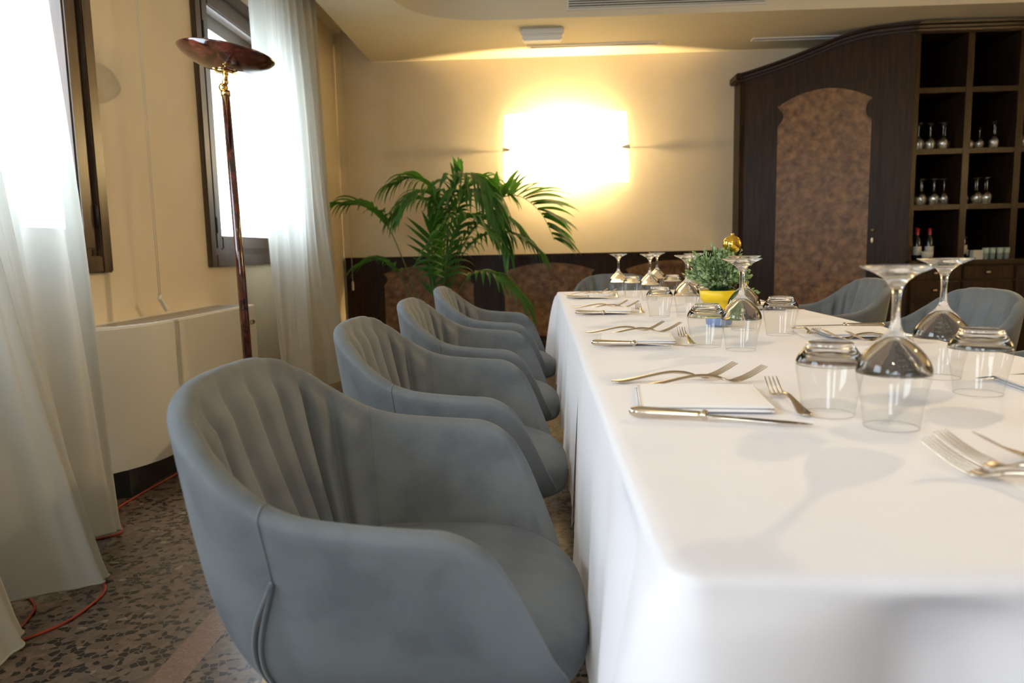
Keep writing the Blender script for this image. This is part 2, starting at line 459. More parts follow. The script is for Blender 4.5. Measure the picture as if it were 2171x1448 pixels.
# ------------------------------------------------------------------ wall cabinet (angled door bay and open shelving)
cab = empty('wall_cabinet', (XCAB, 6.9, 0), label='tall dark mahogany wall cabinet with arched burl door, moulded crown and open glass shelves', cat='cabinet')
A = Vector((XCAB, 6.90)); Bp = Vector((3.075, 6.35)); dv = (Bp - A); LB = dv.length; dv.normalize()
nv_ = Vector((dv.y, -dv.x))           # outward, towards the room
def bay(pt):                          # (along, out, z) -> cabinet local
    x = A.x + dv.x * pt[0] + nv_.x * pt[1] - XCAB; y = A.y + dv.y * pt[0] + nv_.y * pt[1] - 6.9
    return (x, y, pt[2])
crown = [(-0.02, 2.478), (0.10, 2.500), (0.30, 2.545), (0.49, 2.595), (0.64, 2.640), (0.787, 2.685), (0.912, 2.708), (1.036, 2.722), (1.21, 2.722), (LB, 2.716)]
cpath = cr(crown, 40)
# face panel of the bay, its top edge following the crown
top = [(float(p[0]), float(p[1]) - 0.02) for p in cpath]; top[0] = (0.0, top[0][1])
poly = [(0, 0), (LB, 0)] + [(min(max(x, 0), LB), z) for x, z in reversed(top)]
q = prism([(x, z) for x, z in poly], -0.03, 0.0, axis='y')
q.tf(lambda p: bay((p.x, p.y, p.z))).build('bay_front', M_darkwood, cab)
q = MB().box(-0.02, 0.0, 0.0, 0.2, 0, 2.46); q.box(-0.005, 0.045, -0.01, 0.05, 0, 2.46, bev=0.006)
q.build('side_panel', M_darkwood, cab)
# door of the bay
door = MB().box(0.262, 1.128, 0.0, 0.022, 0.10, 2.345, bev=0.005)
door = door.tf(lambda p: bay((p.x, p.y, p.z))).build('door', M_darkwood, cab)
pp = shoulder_arch(0.372, 2.175, 0.22, 0.115, 0.078)
prism([(x + 0.682, z) for x, z in pp], 0.020, 0.029, axis='y').tf(lambda p: bay((p.x, p.y, p.z))).build('burl_panel', M_burl, door)
kn = superell((0, 0, 0), (0.013, 0.013, 0.013), 1, 1, 16, 10); kn.tf(lambda p: bay((p.x + 1.092, p.y + 0.045, p.z + 1.09)))
kn = tube([bay((1.092, 0.02, 1.09)), bay((1.092, 0.04, 1.09))], 0.005, 8, mb=kn); kn.build('door_knob', M_knob, door)
kp = superell((0, 0, 0), (0.010, 0.002, 0.024), 0.8, 0.8, 14, 10); kp.tf(lambda p: bay((p.x + 1.092, p.y + 0.024, p.z + 1.005))); kp.build('keyhole_plate', M_knob, door)
# crown moulding: stepped profile swept along the bay and across the shelving
sect = [(0.0, -0.045), (0.018, -0.045), (0.022, -0.028), (0.036, -0.022), (0.040, -0.004), (0.060, 0.004), (0.066, 0.022), (0.0, 0.030), (-0.03, 0.030), (-0.03, -0.045)]
path = [bay((float(p[0]), 0, float(p[1]))) for p in cpath]
XE = XR - XCAB
path += [(2.0, 6.35 - 6.9, 2.716), (XE, 6.35 - 6.9, 2.72)]
vs = []
for i, p in enumerate(path):
    t = Vector(path[min(i + 1, len(path) - 1)]) - Vector(path[max(i - 1, 0)]); t.z = 0; t.normalize(); o = Vector((t.y, -t.x, 0))
    for (a, z) in sect: vs.append(Vector(p) + o * a + Vector((0, 0, z)))
q = MB().add(vs, grid_faces(len(path), len(sect), cv=True) + [tuple(range(len(sect)))], 0, False)
# short return along the side
q.box(-0.068, 0.0, -0.055, 0.2, 2.44, 2.505, bev=0.01)
q.build('crown_moulding', M_darkwood, cab)
# open shelving: plane y = 6.35 (local -0.55)
y0 = -0.55; xs0 = 3.075 - XCAB
ups = [0.0, 0.413, 0.83, 1.245, 1.66, 2.075]
MB().box(xs0, XE, 0.12, 0.14, 0.0, 2.68).build('back_panel', M_shelfback, cab)
for u in ups:
    MB().box(xs0 + u, xs0 + u + (0.055 if u else 0.04), y0, 0.12, 0.80, 2.68, bev=0.002).build('upright', M_darkwood, cab)
for z in (2.19, 1.70, 1.245):
    MB().box(xs0 + 0.02, XE, y0 + 0.004, 0.12, z, z + 0.042, bev=0.002).build('shelf', M_darkwood, cab)
MB().box(xs0 - 0.01, XE, y0 - 0.004, 0.12, 2.655, 2.70).build('top_board', M_darkwood, cab)
MB().box(xs0 - 0.01, XE, y0 - 0.05, 0.12, 0.79, 0.828, bev=0.006).build('counter', M_darkwood, cab)
MB().box(xs0, XE, y0 + 0.0, 0.12, 0.0, 0.79).build('base_unit', M_darkwood, cab)
for k in range(5):
    xa = xs0 + 0.03 + 0.43 * k
    for (za, zb) in ((0.665, 0.775), (0.50, 0.65)):
        d = MB().box(xa, xa + 0.405, y0 - 0.02, y0, za, zb, bev=0.006).build('drawer', M_darkwood, cab)
        kb = superell((xa + 0.2, y0 - 0.034, (za + zb) / 2), (0.020, 0.008, 0.012), 0.9, 0.9, 14, 10); kb.build('drawer_knob', M_knob, d)
    d = MB().box(xa, xa + 0.405, y0 - 0.02, y0, 0.08, 0.48, bev=0.006).build('cupboard_door', M_darkwood, cab)

# ------------------------------------------------------------------ wall lamps: broad white shade held by two cone clips
M_shade = bpy.data.materials.new('lamp_shade_white'); M_shade.use_nodes = True
N, L = M_shade.node_tree.nodes, M_shade.node_tree.links; N.clear()
_o = N.new('ShaderNodeOutputMaterial'); _t = N.new('ShaderNodeBsdfTranslucent'); _d = N.new('ShaderNodeBsdfDiffuse'); _e = N.new('ShaderNodeEmission')
_t.inputs[0].default_value = (0.95, 0.93, 0.86, 1); _d.inputs[0].default_value = (0.42, 0.40, 0.36, 1)
_e.inputs[0].default_value = (1.0, 0.76, 0.38, 1); _e.inputs[1].default_value = 4.2
_m = N.new('ShaderNodeMixShader'); _m.inputs[0].default_value = 0.6; _a = N.new('ShaderNodeAddShader')
L.new(_d.outputs[0], _m.inputs[1]); L.new(_t.outputs[0], _m.inputs[2]); L.new(_m.outputs[0], _a.inputs[0]); L.new(_e.outputs[0], _a.inputs[1]); L.new(_a.outputs[0], _o.inputs[0])
M_clip = mat('brushed_metal_clip', (0.45, 0.42, 0.38), 0.3, 0.9)
def sconce(loc, rz, label, power):
    # local: wall in the x-z plane, room towards -y
    root = empty('wall_lamp', loc, rz, label, 'wall lamp')
    W, H = 0.575, 0.32
    vs = []
    nu, nv = 41, 13
    for s_ in (0, 1):
        for i in range(nu):
            u = -1 + 2 * i / (nu - 1)
            for j in range(nv):
                z = -H + 2 * H * j / (nv - 1)
                wv = W * (1 - 0.02 * (z / H))
                vs.append((u * wv, -0.045 - 0.13 * (1 - u * u) + 0.003 * s_, z))
    fs = grid_faces(nu, nv) + grid_faces(nu, nv, off=nu * nv)
    MB().add(vs[:nu * nv], grid_faces(nu, nv)).build('shade', M_shade, root)
    for sx in (-1, 1):
        c = MB()
        x = sx * 0.56
        prof = [(0.0, -0.070), (0.006, -0.066), (0.009, -0.036), (0.037, 0.026), (0.040, 0.030), (0.0, 0.032)]
        lathe(prof, 20, mb=c)
        c.tf(lambda p: Vector((x + sx * p.z, -0.065 + p.y, p.x)))
        tube([(x + sx * 0.02, -0.065, 0), (x + sx * 0.02, 0, 0)], 0.003, 8, mb=c)
        c.build('cone_clip', M_clip, root)
    bp = MB().box(-0.16, 0.16, -0.02, 0, -0.05, 0.05, bev=0.006); bp.build('back_plate', M_clip, root)
    bt = tube([(-0.06, -0.07, 0), (0.06, -0.07, 0)], 0.010, 10); bt.build('bulb', emis('hot_bulb', (1, 0.8, 0.5), 60), root)
    ld = bpy.data.lights.new('lamp_light', 'POINT'); ld.energy = power; ld.color = (1.0, 0.72, 0.34); ld.shadow_soft_size = 0.035
    lo = bpy.data.objects.new('lamp_light', ld); COL.objects.link(lo); lo.parent = root; lo.location = (0, -0.075, 0.0)
    return root
sconce((0.25, YB, 1.915), 0, 'wide glowing white wall lamp above the wood panelling on the far wall', 240)
sconce((XR, 3.0, 1.80), -PI / 2, 'wide glowing white wall lamp on the right hand wall', 500)

# ------------------------------------------------------------------ ceiling fittings
def slot_vent(x0, x1, y, label):
    root = empty('ceiling_vent', ((x0 + x1) / 2, y, ZC), label=label, cat='air vent')
    h = (x1 - x0) / 2
    q = MB().box(-h, h, -0.045, -0.030, -0.010, 0).box(-h, h, 0.030, 0.045, -0.010, 0).box(-h, -h + 0.03, -0.03, 0.03, -0.010, 0).box(h - 0.03, h, -0.03, 0.03, -0.010, 0)
    q.build('frame', M_plast, root)
    MB().box(-h + 0.03, h - 0.03, -0.03, 0.03, -0.003, 0).build('slot', M_alu, root)
    return root
slot_vent(-0.09, 1.08, 6.73, 'thin slot vent in the ceiling above the glowing wall lamp')
slot_vent(1.86, 3.0, 6.73, 'thin slot vent in the ceiling above the cabinet crown')
r_ = empty('emergency_light', (0.04, 6.26, ZC), label='small rectangular white light box fixed to the lower ceiling', cat='ceiling light')
MB().box(-0.175, 0.175, -0.06, 0.06, -0.055, 0, bev=0.012).build('housing', M_plast, r_)
MB().box(-0.160, 0.160, -0.052, 0.052, -0.090, -0.055, bev=0.010).build('diffuser', mat('opal_diffuser', (0.85, 0.84, 0.8), 0.3), r_)
r_ = empty('air_grille', (0.99, YI, 2.89), label='long slatted air grille in the riser of the raised ceiling', cat='air grille')
GW = 0.76
q = MB().box(-GW, GW, -0.012, 0, -0.085, -0.070).box(-GW, GW, -0.012, 0, 0.070, 0.085).box(-GW, -GW + 0.015, -0.012, 0, -0.07, 0.07).box(GW - 0.015, GW, -0.012, 0, -0.07, 0.07)
q.build('frame', M_white, r_)
MB().box(-GW + 0.015, GW - 0.015, -0.003, 0, -0.07, 0.07).build('backing', M_black, r_)
for k in range(8):
    z = -0.062 + 0.0175 * k
    MB().box(-GW + 0.015, GW - 0.015, -0.012, -0.004, z - 0.004, z + 0.004).build('slat', M_white, r_)

# spotlights of the raised ceiling, above and behind the picture
def spot(x, y, tx, ty, tz, e, label):
    root = empty('ceiling_spotlight', (x, y, ZT), label=label, cat='spotlight')
    lathe([(0, 0), (0.05, 0), (0.05, -0.012), (0.012, -0.014), (0.012, -0.05), (0, -0.05)], 24).build('mount', M_plast, root)
    d = Vector((tx - x, ty - y, tz - (ZT - 0.09))).normalized()
    q = tube([(0, 0, -0.055), tuple(Vector((0, 0, -0.055)) + d * 0.09)], [0.030, 0.038], 24, cap=False)
    q.build('lamp_head', M_plast, root)
    ld = bpy.data.lights.new('spot_beam', 'SPOT'); ld.energy = e; ld.color = (1.0, 0.74, 0.42); ld.shadow_soft_size = 0.04
    ld.spot_size = math.radians(80); ld.spot_blend = 0.8
    lo = bpy.data.objects.new('spot_beam', ld); COL.objects.link(lo); lo.parent = root
    lo.location = Vector((0, 0, -0.055)) + d * 0.10
    lo.rotation_euler = d.to_track_quat('-Z', 'Y').to_euler()
spot(3.4, 4.9, -0.1, 1.9, 0.7, 270, 'small white ceiling spotlight aimed from the cabinet side at the window side chairs')
spot(3.6, 1.6, 0.0, 2.6, 0.8, 45, 'small white ceiling spotlight aimed across the middle of the table')
spot(-0.4, -0.8, 1.6, 3.4, 0.7, 80, 'small white ceiling spotlight aimed from the camera side at the cabinet side chairs')

# ------------------------------------------------------------------ curtains
def curtain(name, topp, botp, ztop, zbot, pleats, label, seed=0, amp=0.022, n=220, m=60, hem=None):
    rnd = random.Random(seed)
    T = cr(topp, n); Bt = cr(botp, n); vs = []
    ph = [rnd.uniform(0, 6.28) for _ in range(6)]
    for i in range(n):
        u = i / (n - 1)
        wv = math.sin(2 * PI * pleats * u + 1.5 * math.sin(5 * u + ph[0]) + ph[1]) + 0.45 * math.sin(2 * PI * pleats * 2.3 * u + ph[2])
        tq = T[min(i + 1, n - 1)] - T[max(i - 1, 0)]; tq = tq / np.linalg.norm(tq); nx = np.array([tq[1], -tq[0]])
        for j in range(m):
            t = j / (m - 1); z = ztop + (zbot - ztop) * t
            s = t ** 1.7
            p = T[i] * (1 - s) + Bt[i] * s
            a = amp * (1 - 0.75 * s) * (1 + 0.3 * math.sin(6 * t + ph[3]))
            p = p + nx * (a * wv + 0.006 * math.sin(9 * t + 11 * u + ph[4]) + 0.006 * math.sin(4 * PI * pleats * u + ph[5]) * s)
            zz = z + (0.012 * math.sin(14 * u + ph[2]) * s)
            if j == m - 1: p = p + nx * 0.004
            vs.append((p[0], p[1], zz))
    root = empty(name, (0, 0, 0), label=label, cat='curtain')
    mb = MB(); mb.add(vs, grid_faces(n, m))
    mb.build('voile', M_sheer, root)
    hb = tube([vs[i * m + m - 1] for i in range(n)], 0.0035, 6); hb.build('hem', M_sheer, root)
    return root
curtain('voile_curtain', [(-1.70, 1.05), (-1.70, 1.6), (-1.70, 2.1), (-1.70, 2.58)],
        [(-1.42, 0.8), (-1.50, 1.35), (-1.34, 1.66), (-1.40, 1.78), (-1.56, 1.86), (-1.42, 2.0), (-1.355, 2.11), (-1.50, 2.22), (-1.62, 2.30), (-1.52, 2.44), (-1.545, 2.50)],
        ZT - 0.06, 0.02, 9, 'near sheer white curtain at the left edge, hem flared over the orange cord', 3, amp=0.028)
curtain('voile_curtain', [(-1.72, 4.62), (-1.71, 5.0), (-1.70, 5.4), (-1.70, 5.85)],
        [(-1.66, 4.62), (-1.70, 4.8), (-1.58, 4.95), (-1.64, 5.3), (-1.50, 5.6), (-1.60, 5.75), (-1.66, 5.98)],
        ZT - 0.06, 0.015, 8, 'far sheer white curtain beside the palm, half covering the lit window', 5, amp=0.030)
q = MB().box(-1.715, -1.685, YF + 0.1, YB - 0.35, ZT - 0.055, ZT - 0.03); q.box(-1.70, -1.70 + 0.1, YB - 0.45, YB - 0.35, ZT - 0.10, ZT - 0.02)
for k in range(20): q.box(-1.706, -1.694, 0.2 + k * 0.33, 0.215 + k * 0.33, ZT - 0.055, ZT)
tag(q.build('curtain_rail', M_alu), 'grey metal curtain rail in the ceiling recess along the window wall', 'curtain rail')

# curtain pull cords with their weights
def pull(x, y, zt, zb, label, lean=0.0, wrot=0.0, length=0.07):
    root = empty('pull_cord', (x, y, zb), label=label, cat='curtain cord')
    q = tube([(0, 0, 0.05), (0.0, 0.004, (zt - zb) * 0.5), (0, 0, zt - zb)], 0.0016, 6)
    tube([(0.0, 0.016, 0.05), (0, 0.022, (zt - zb) * 0.5), (0, 0.014, zt - zb)], 0.0016, 6, mb=q)
    q.build('cord', M_cordage, root)
    c = MB().box(-0.008, 0.008, -0.011, 0.011, -length, 0.0, bev=0.003).box(-0.006, 0.006, -0.016, 0.016, -0.005, 0.012, bev=0.003)
    R = Matrix.Rotation(wrot, 4, 'X')
    c.tf(lambda p: R @ p + Vector((0, 0.008, 0.05)))
    c.build('weight', M_plast, root)
    return root
pull(-1.80, 3.40, ZT, 0.745, 'thin white pull cord whose weight rests on the fan coil unit', wrot=0.75, length=0.085)
pull(-1.80, 6.98, ZT, 0.66, 'thin white pull cord hanging in the far corner by the wood panelling', length=0.075)

# ------------------------------------------------------------------ fan coil unit
fc = empty('fan_coil_unit', (-1.9, 3.5, 0), label='low white fan coil heater with rounded end under the windows', cat='heater')
def fc_outline(off=0.0):
    p = [(0.0, 0.66), (0.255 - off, 0.66 - off)]
    p += [(0.255 - off, -0.35)]
    for k in range(1, 13):
        a = k / 12
        p.append((0.255 - off - 0.215 * (a ** 1.9), -0.35 - (0.42 - off) * a ** 0.9))
    p.append((0.0, -0.77 + off))
    return p
prism(fc_outline(), 0.115, 0.70, smooth=True).build('casing', M_white, fc)
prism(fc_outline(0.004), 0.700, 0.708).build('top_trim', M_plast, fc)
q = MB()
for k in range(28):
    y = -0.56 + 0.042 * k
    xe = 0.225 if y > -0.36 else 0.225 - 0.20 * ((-0.36 - y) / 0.4) ** 1.5
    if xe > 0.09: q.box(0.06, xe, y, y + 0.030, 0.708, 0.7105)
q.build('top_grille', M_alu, fc)
MB().box(0.0, 0.19, -0.62, 0.62, 0, 0.115).build('plinth', M_black, fc)
q = prism([(0.575, 0.60), (0.635, 0.60), (0.645, 0.61), (0.635, 0.622), (0.575, 0.622)], 0.255, 0.257, axis='x'); q.build('badge', mat('badge_grey', (0.10, 0.10, 0.09), 0.4), fc)
q = MB().box(0.2575, 0.258, 0.582, 0.600, 0.604, 0.618); q.build('badge_mark', M_label, fc)

# ------------------------------------------------------------------ floor lamp
fl = empty('floor_lamp', (-1.36, 3.33, 0), label='tall red burl torchiere floor lamp with tilted bowl and brass joint', cat='floor lamp')
lathe([(0, 0), (0.15, 0), (0.155, 0.012), (0.15, 0.026), (0.06, 0.034), (0.02, 0.04), (0, 0.04)], 48).build('base', M_burlred, fl)
tube([(-0.0, 0, 0.035), (-0.012, 0, 0.9), (-0.028, 0, 1.70)], [0.0225, 0.020, 0.0175], 20).build('pole', M_burlred, fl)
jt = tube([(-0.028, 0, 1.69), (-0.028, 0, 1.715)], 0.021, 16)
superell((-0.036, 0, 1.728), (0.021, 0.021, 0.021), 1, 1, 18, 12, mb=jt)
superell((-0.026, 0, 1.752), (0.015, 0.015, 0.016), 1, 1, 16, 10, mb=jt)
tube([(-0.028, 0, 1.73), (-0.024, 0, 1.775), (-0.022, 0, 1.795)], [0.010, 0.012, 0.016], 12, mb=jt)
jt.build('joint', M_brass, fl)
bowl = [(0.0, 0.0), (0.05, 0.001), (0.10, 0.012), (0.15, 0.032), (0.185, 0.052), (0.203, 0.068), (0.206, 0.074), (0.203, 0.077), (0.197, 0.073), (0.15, 0.042), (0.10, 0.022), (0.0, 0.012)]
bm_ = lathe(bowl, 64)
Rb = Matrix.Rotation(math.radians(7.5), 4, 'Y') @ Matrix.Rotation(math.radians(-3), 4, 'X')
bm_.tf(lambda p: Rb @ p + Vector((-0.024, 0, 1.797))).build('bowl', M_burlred, fl)
bp_ = superell((0, 0, -0.004), (0.045, 0.045, 0.006), 0.6, 1, 24, 10); bp_.box(-0.055, 0.055, -0.012, 0.012, -0.010, -0.002, bev=0.002)
bp_.tf(lambda p: Rb @ p + Vector((-0.024, 0, 1.797))).build('bracket', M_brass, fl)

# ------------------------------------------------------------------ orange cord on the floor
pts = [(-1.52, 1.36), (-1.46, 1.55), (-1.40, 1.70), (-1.315, 1.83), (-1.30, 1.95), (-1.32, 2.05), (-1.40, 2.12), (-1.52, 2.17), (-1.62, 2.27), (-1.655, 2.36), (-1.60, 2.42), (-1.53, 2.48), (-1.57, 2.56), (-1.68, 2.68), (-1.69, 2.95), (-1.675, 3.24), (-1.66, 3.9), (-1.65, 4.6)]
pc = cr(pts, 160)
q = tube([(p[0], p[1], 0.0045) for p in pc], 0.0042, 8)
pts2 = [(-1.50, 1.50), (-1.445, 1.72), (-1.415, 1.80), (-1.44, 1.90), (-1.47, 1.95), (-1.53, 2.0), (-1.60, 2.03)]
tube([(p[0], p[1], 0.0045) for p in cr(pts2, 60)], 0.0038, 8, mb=q)
tag(q.build('extension_cord', M_cord), 'orange cord looping on the terrazzo floor below the near curtain', 'cord')

# ------------------------------------------------------------------ chairs
RIM = [(-.285, 0, .812), (-.284, .07, .811), (-.276, .135, .806), (-.258, .195, .792), (-.228, .240, .768), (-.185, .272, .735), (-.130, .292, .697), (-.065, .303, .672), (.010, .308, .662), (.075, .310, .657), (.125, .308, .652), (.165, .304, .632), (.195, .296, .600), (.225, .280, .540), (.252, .255, .475), (.270, .215, .428), (.268, .170, .405)]
BOT = [(-.190, 0), (-.190, .05), (-.185, .10), (-.170, .14), (-.145, .172), (-.11, .193), (-.07, .205), (-.03, .212), (.015, .216), (.06, .218), (.10, .218), (.14, .215), (.17, .208), (.20, .198), (.225, .180), (.240, .155), (.245, .125)]
ZBOT = 0.380
def chair_parts():
    H = 113
    Rr = cr(RIM, H); Bb = cr(BOT, H)
    mir = lambda P: np.vstack([P[::-1] * np.array([1, -1, 1][:P.shape[1]]), P[1:]])
    Rr = mir(Rr); Bb = mir(Bb); n = len(Rr)
    tang = np.gradient(Rr[:, :2], axis=0); tang /= np.linalg.norm(tang, axis=1)[:, None]
    nrm = np.stack([tang[:, 1], -tang[:, 0]], 1)      # outward?
    if nrm[n // 2][0] > 0: nrm = -nrm
    TH = 0.034
    NO, NC, NI = 22, 9, 26
    seam_i = None
    arc = np.abs(np.arange(n) - n // 2) / (H - 1)       # 0 back centre .. 1 front
    SEAM = 45 / 112
    V = np.zeros((n, NO + NC + NI, 3))
    for i in range(n):
        R = Rr[i]; Bq = Bb[i]; nn = nrm[i]
        a = arc[i]; ht = R[2] - 0.0
        pin = 0.012 * math.exp(-((a - SEAM) / 0.035) ** 2) if a > 0.2 else 0
        for j in range(NO):                              # bottom -> rim, outer face
            t = 1 - j / (NO - 1)
            h = 0.50 * t + 0.50 * t ** 5
            xy = R[:2] * (1 - h) + Bq * h
            xy = xy - nn * 0.004 * math.sin(PI * t) * math.exp(-((a - SEAM) / 0.02) ** 2)
            V[i, j] = (xy[0], xy[1], R[2] - TH / 2 + (ZBOT - R[2] + TH / 2) * t)
        for j in range(NC):
            th = PI * (j + 1) / (NC + 1)
            c = R[:2] - nn * TH / 2
            xy = c + nn * math.cos(th) * TH / 2
            V[i, NO + j] = (xy[0], xy[1], R[2] - TH / 2 + math.sin(th) * TH / 2)
        # inner face
        u = (a / SEAM)
        chn = 0.0; ph = 0.0
        if a < SEAM:
            sgn = 1 if i >= n // 2 else -1
            ph = (sgn * u + 1) / 2 * 9
            chn = 1 - abs(math.cos(PI * ph)) ** 6
        inb = R[:2] - nn * TH
        lean = 0.075 * max(0, 1 - a / 0.45) + 0.012       # lumbar: the inner back leans forward towards the seat
        zin = 0.405 if R[2] > 0.46 else R[2] - 0.05
        Bi = (R[:2] * 0.45 + Bq * 0.55) - nn * (TH + lean)
        for j in range(NI):
            t = (j + 0.6) / (NI - 0.4)
            h = t ** 1.25
            xy = inb * (1 - h) + Bi * h
            d = 0.021 * (0.7 * chn + 0.3 * abs(math.sin(PI * ph))) * min(1, t * 9) * (1 if a < SEAM else 0)
            xy = xy - nn * d
            V[i, NO + NC + j] = (xy[0], xy[1], R[2] - TH / 2 + (zin - R[2] + TH / 2) * t)
        for j in range(NC // 2, NC):
            k = (j - NC // 2 + 1) / (NC - NC // 2 + 1)
            V[i, NO + j, :2] -= nn * 0.004 * chn * k * (1 if a < SEAM else 0)
            V[i, NO + j, 2] += 0.003 * chn * math.sin(PI * k) * (1 if a < SEAM else 0)
    nvv = NO + NC + NI
    fs = grid_faces(n, nvv)
    sh, pad = [], []
    for f in fs:
        i, j = divmod(f[0], nvv)
        am = (arc[i] + arc[min(i + 1, n - 1)]) / 2
        (pad if (am < SEAM and j >= NO + NC // 2 - 1) else sh).append(f)
    flat = V.reshape(-1, 3)
    def sub(fl):
        ids = sorted({k for f in fl for k in f}); mp = {k: q for q, k in enumerate(ids)}
        return MB().add([flat[k] for k in ids], [tuple(mp[k] for k in f) for f in fl])
    shell = sub(sh); padm = sub(pad)
    # front closing lips of the shell
    # seams
    seams = []
    for sg in (-1, 1):
        ii = n // 2 + sg * int(round(SEAM * (H - 1)))
        q = MB()
        for off in (-0.0055, 0.0055):
            path = []
            for j in range(NO - 7, -1, -1):
                k = (NO - 7 - j) / (NO - 7)
                fi = ii - sg * 13 * k ** 1.1; i0 = int(math.floor(fi)); fr_ = fi - i0
                p = V[i0, j] * (1 - fr_) + V[i0 + 1, j] * fr_; tg = tang[i0]; nq = nrm[i0]
                e = off * min(1, 2.5 * k + .1)
                path.append((p[0] + tg[0] * e + nq[0] * 0.0015, p[1] + tg[1] * e + nq[1] * 0.0015, p[2]))
            tube(path, 0.0036, 8, mb=q)
        seams.append(q)
        qs = MB()
        path = [tuple(V[ii, j] - np.array([nrm[ii][0], nrm[ii][1], 0]) * -0.0002) for j in range(NO - 7, NO + NC + NI)]
        tube(path, 0.0014, 6, mb=qs); seams.append(qs)
    return shell, padm, seams
def make_chair():
    root = empty('dining_chair', (0, 0, 0))
    shell, padm, seams = chair_parts()
    shell.build('shell', M_velvet, root)
    padm.build('channelled_back', M_velvet, root)
    cu = superell((0.047, 0, 0.425), (0.258, 0.252, 0.056), 0.55, 0.62, 72, 30, dome=0.012)
    def shape(p):
        # rounded front corners, slight front droop
        x = p.x; y = p.y; z = p.z
        k = max(0, (x - 0.10) / 0.2)
        z -= 0.022 * k * k
        y *= 1 - 0.10 * k * k
        if x < -0.05: y *= 1 - 0.30 * ((-0.05 - x) / 0.16)
        return Vector((x, y, z))
    cu.tf(shape).build('seat', M_velvet, root)
    superell((0.020, 0, 0.412), (0.222, 0.200, 0.030), 0.45, 0.55, 60, 20).build('underframe', M_velvet, root)
    for k, q in enumerate(seams):
        q.build('piping' if k % 2 == 0 else 'stitch_line', M_velvet if k % 2 else M_pipe, root)
    for sx in (-1, 1):
        for sy in (-1, 1):
            tube([(0.15 * sx, 0.145 * sy, 0.392), (0.215 * sx, 0.215 * sy, 0.0)], [0.019, 0.011], 14).build('leg', M_oak, root)
    return root
M_pipe = mat('dark_velvet_piping', (0.06, 0.068, 0.078), 0.7, Sheen_Weight=0.5)
ch0 = make_chair()
CH_L = 'velvet armchairs along the window side of the table'
CH_R = 'velvet armchairs along the cabinet side of the table'
tag(ch0, 'nearest grey-blue velvet tub chair, large in the foreground left of the table', 'chair', CH_L)
ch0.location = (-0.240, 1.13, 0)
dup(ch0, (-0.242, 1.935, 0), 0, 'second grey-blue velvet tub chair from the camera on the window side', CH_L)
dup(ch0, (-0.242, 2.745, 0), 0, 'third grey-blue velvet tub chair from the camera on the window side', CH_L)
dup(ch0, (-0.240, 3.64, 0), 0, 'farthest grey-blue velvet tub chair on the window side, next to the palm', CH_L)
dup(ch0, (1.33, 1.86, 0), PI, 'grey-blue velvet tub chair of which only an arm shows at the right edge', CH_R)
dup(ch0, (1.36, 2.72, 0), PI + 0.03, 'grey-blue velvet tub chair at far right before the dark shelves', CH_R)
dup(ch0, (1.38, 3.70, 0), PI - 0.02, 'grey-blue velvet tub chair before the burl cabinet door', CH_R)
dup(ch0, (0.50, 4.78, 0), -PI / 2, 'grey-blue velvet tub chair at the far head of the table', 'velvet armchair at the head')

# ------------------------------------------------------------------ tables and tablecloths
TX0, TX1 = 0.098, 0.965
def table(y0, y1, label):
    root = empty('dining_table', ((TX0 + TX1) / 2, (y0 + y1) / 2, 0), label=label, cat='table')
    hx, hy = (TX1 - TX0) / 2 - 0.012, (y1 - y0) / 2
    MB().box(-hx, hx, -hy, hy, 0.715, 0.743, bev=0.004).build('tabletop', M_oak, root)
    for sx in (-1, 1):
        for sy in (-1, 1):
            MB().box(sx * (hx - 0.08) - 0.025, sx * (hx - 0.08) + 0.025, sy * (hy - 0.08) - 0.025, sy * (hy - 0.08) + 0.025, 0, 0.715, bev=0.003).build('leg', M_oak, root)
    return root
table(0.53, 1.84, 'near wooden table hidden under the near white tablecloth')
table(1.85, 4.17, 'far wooden table hidden under the far white tablecloth')

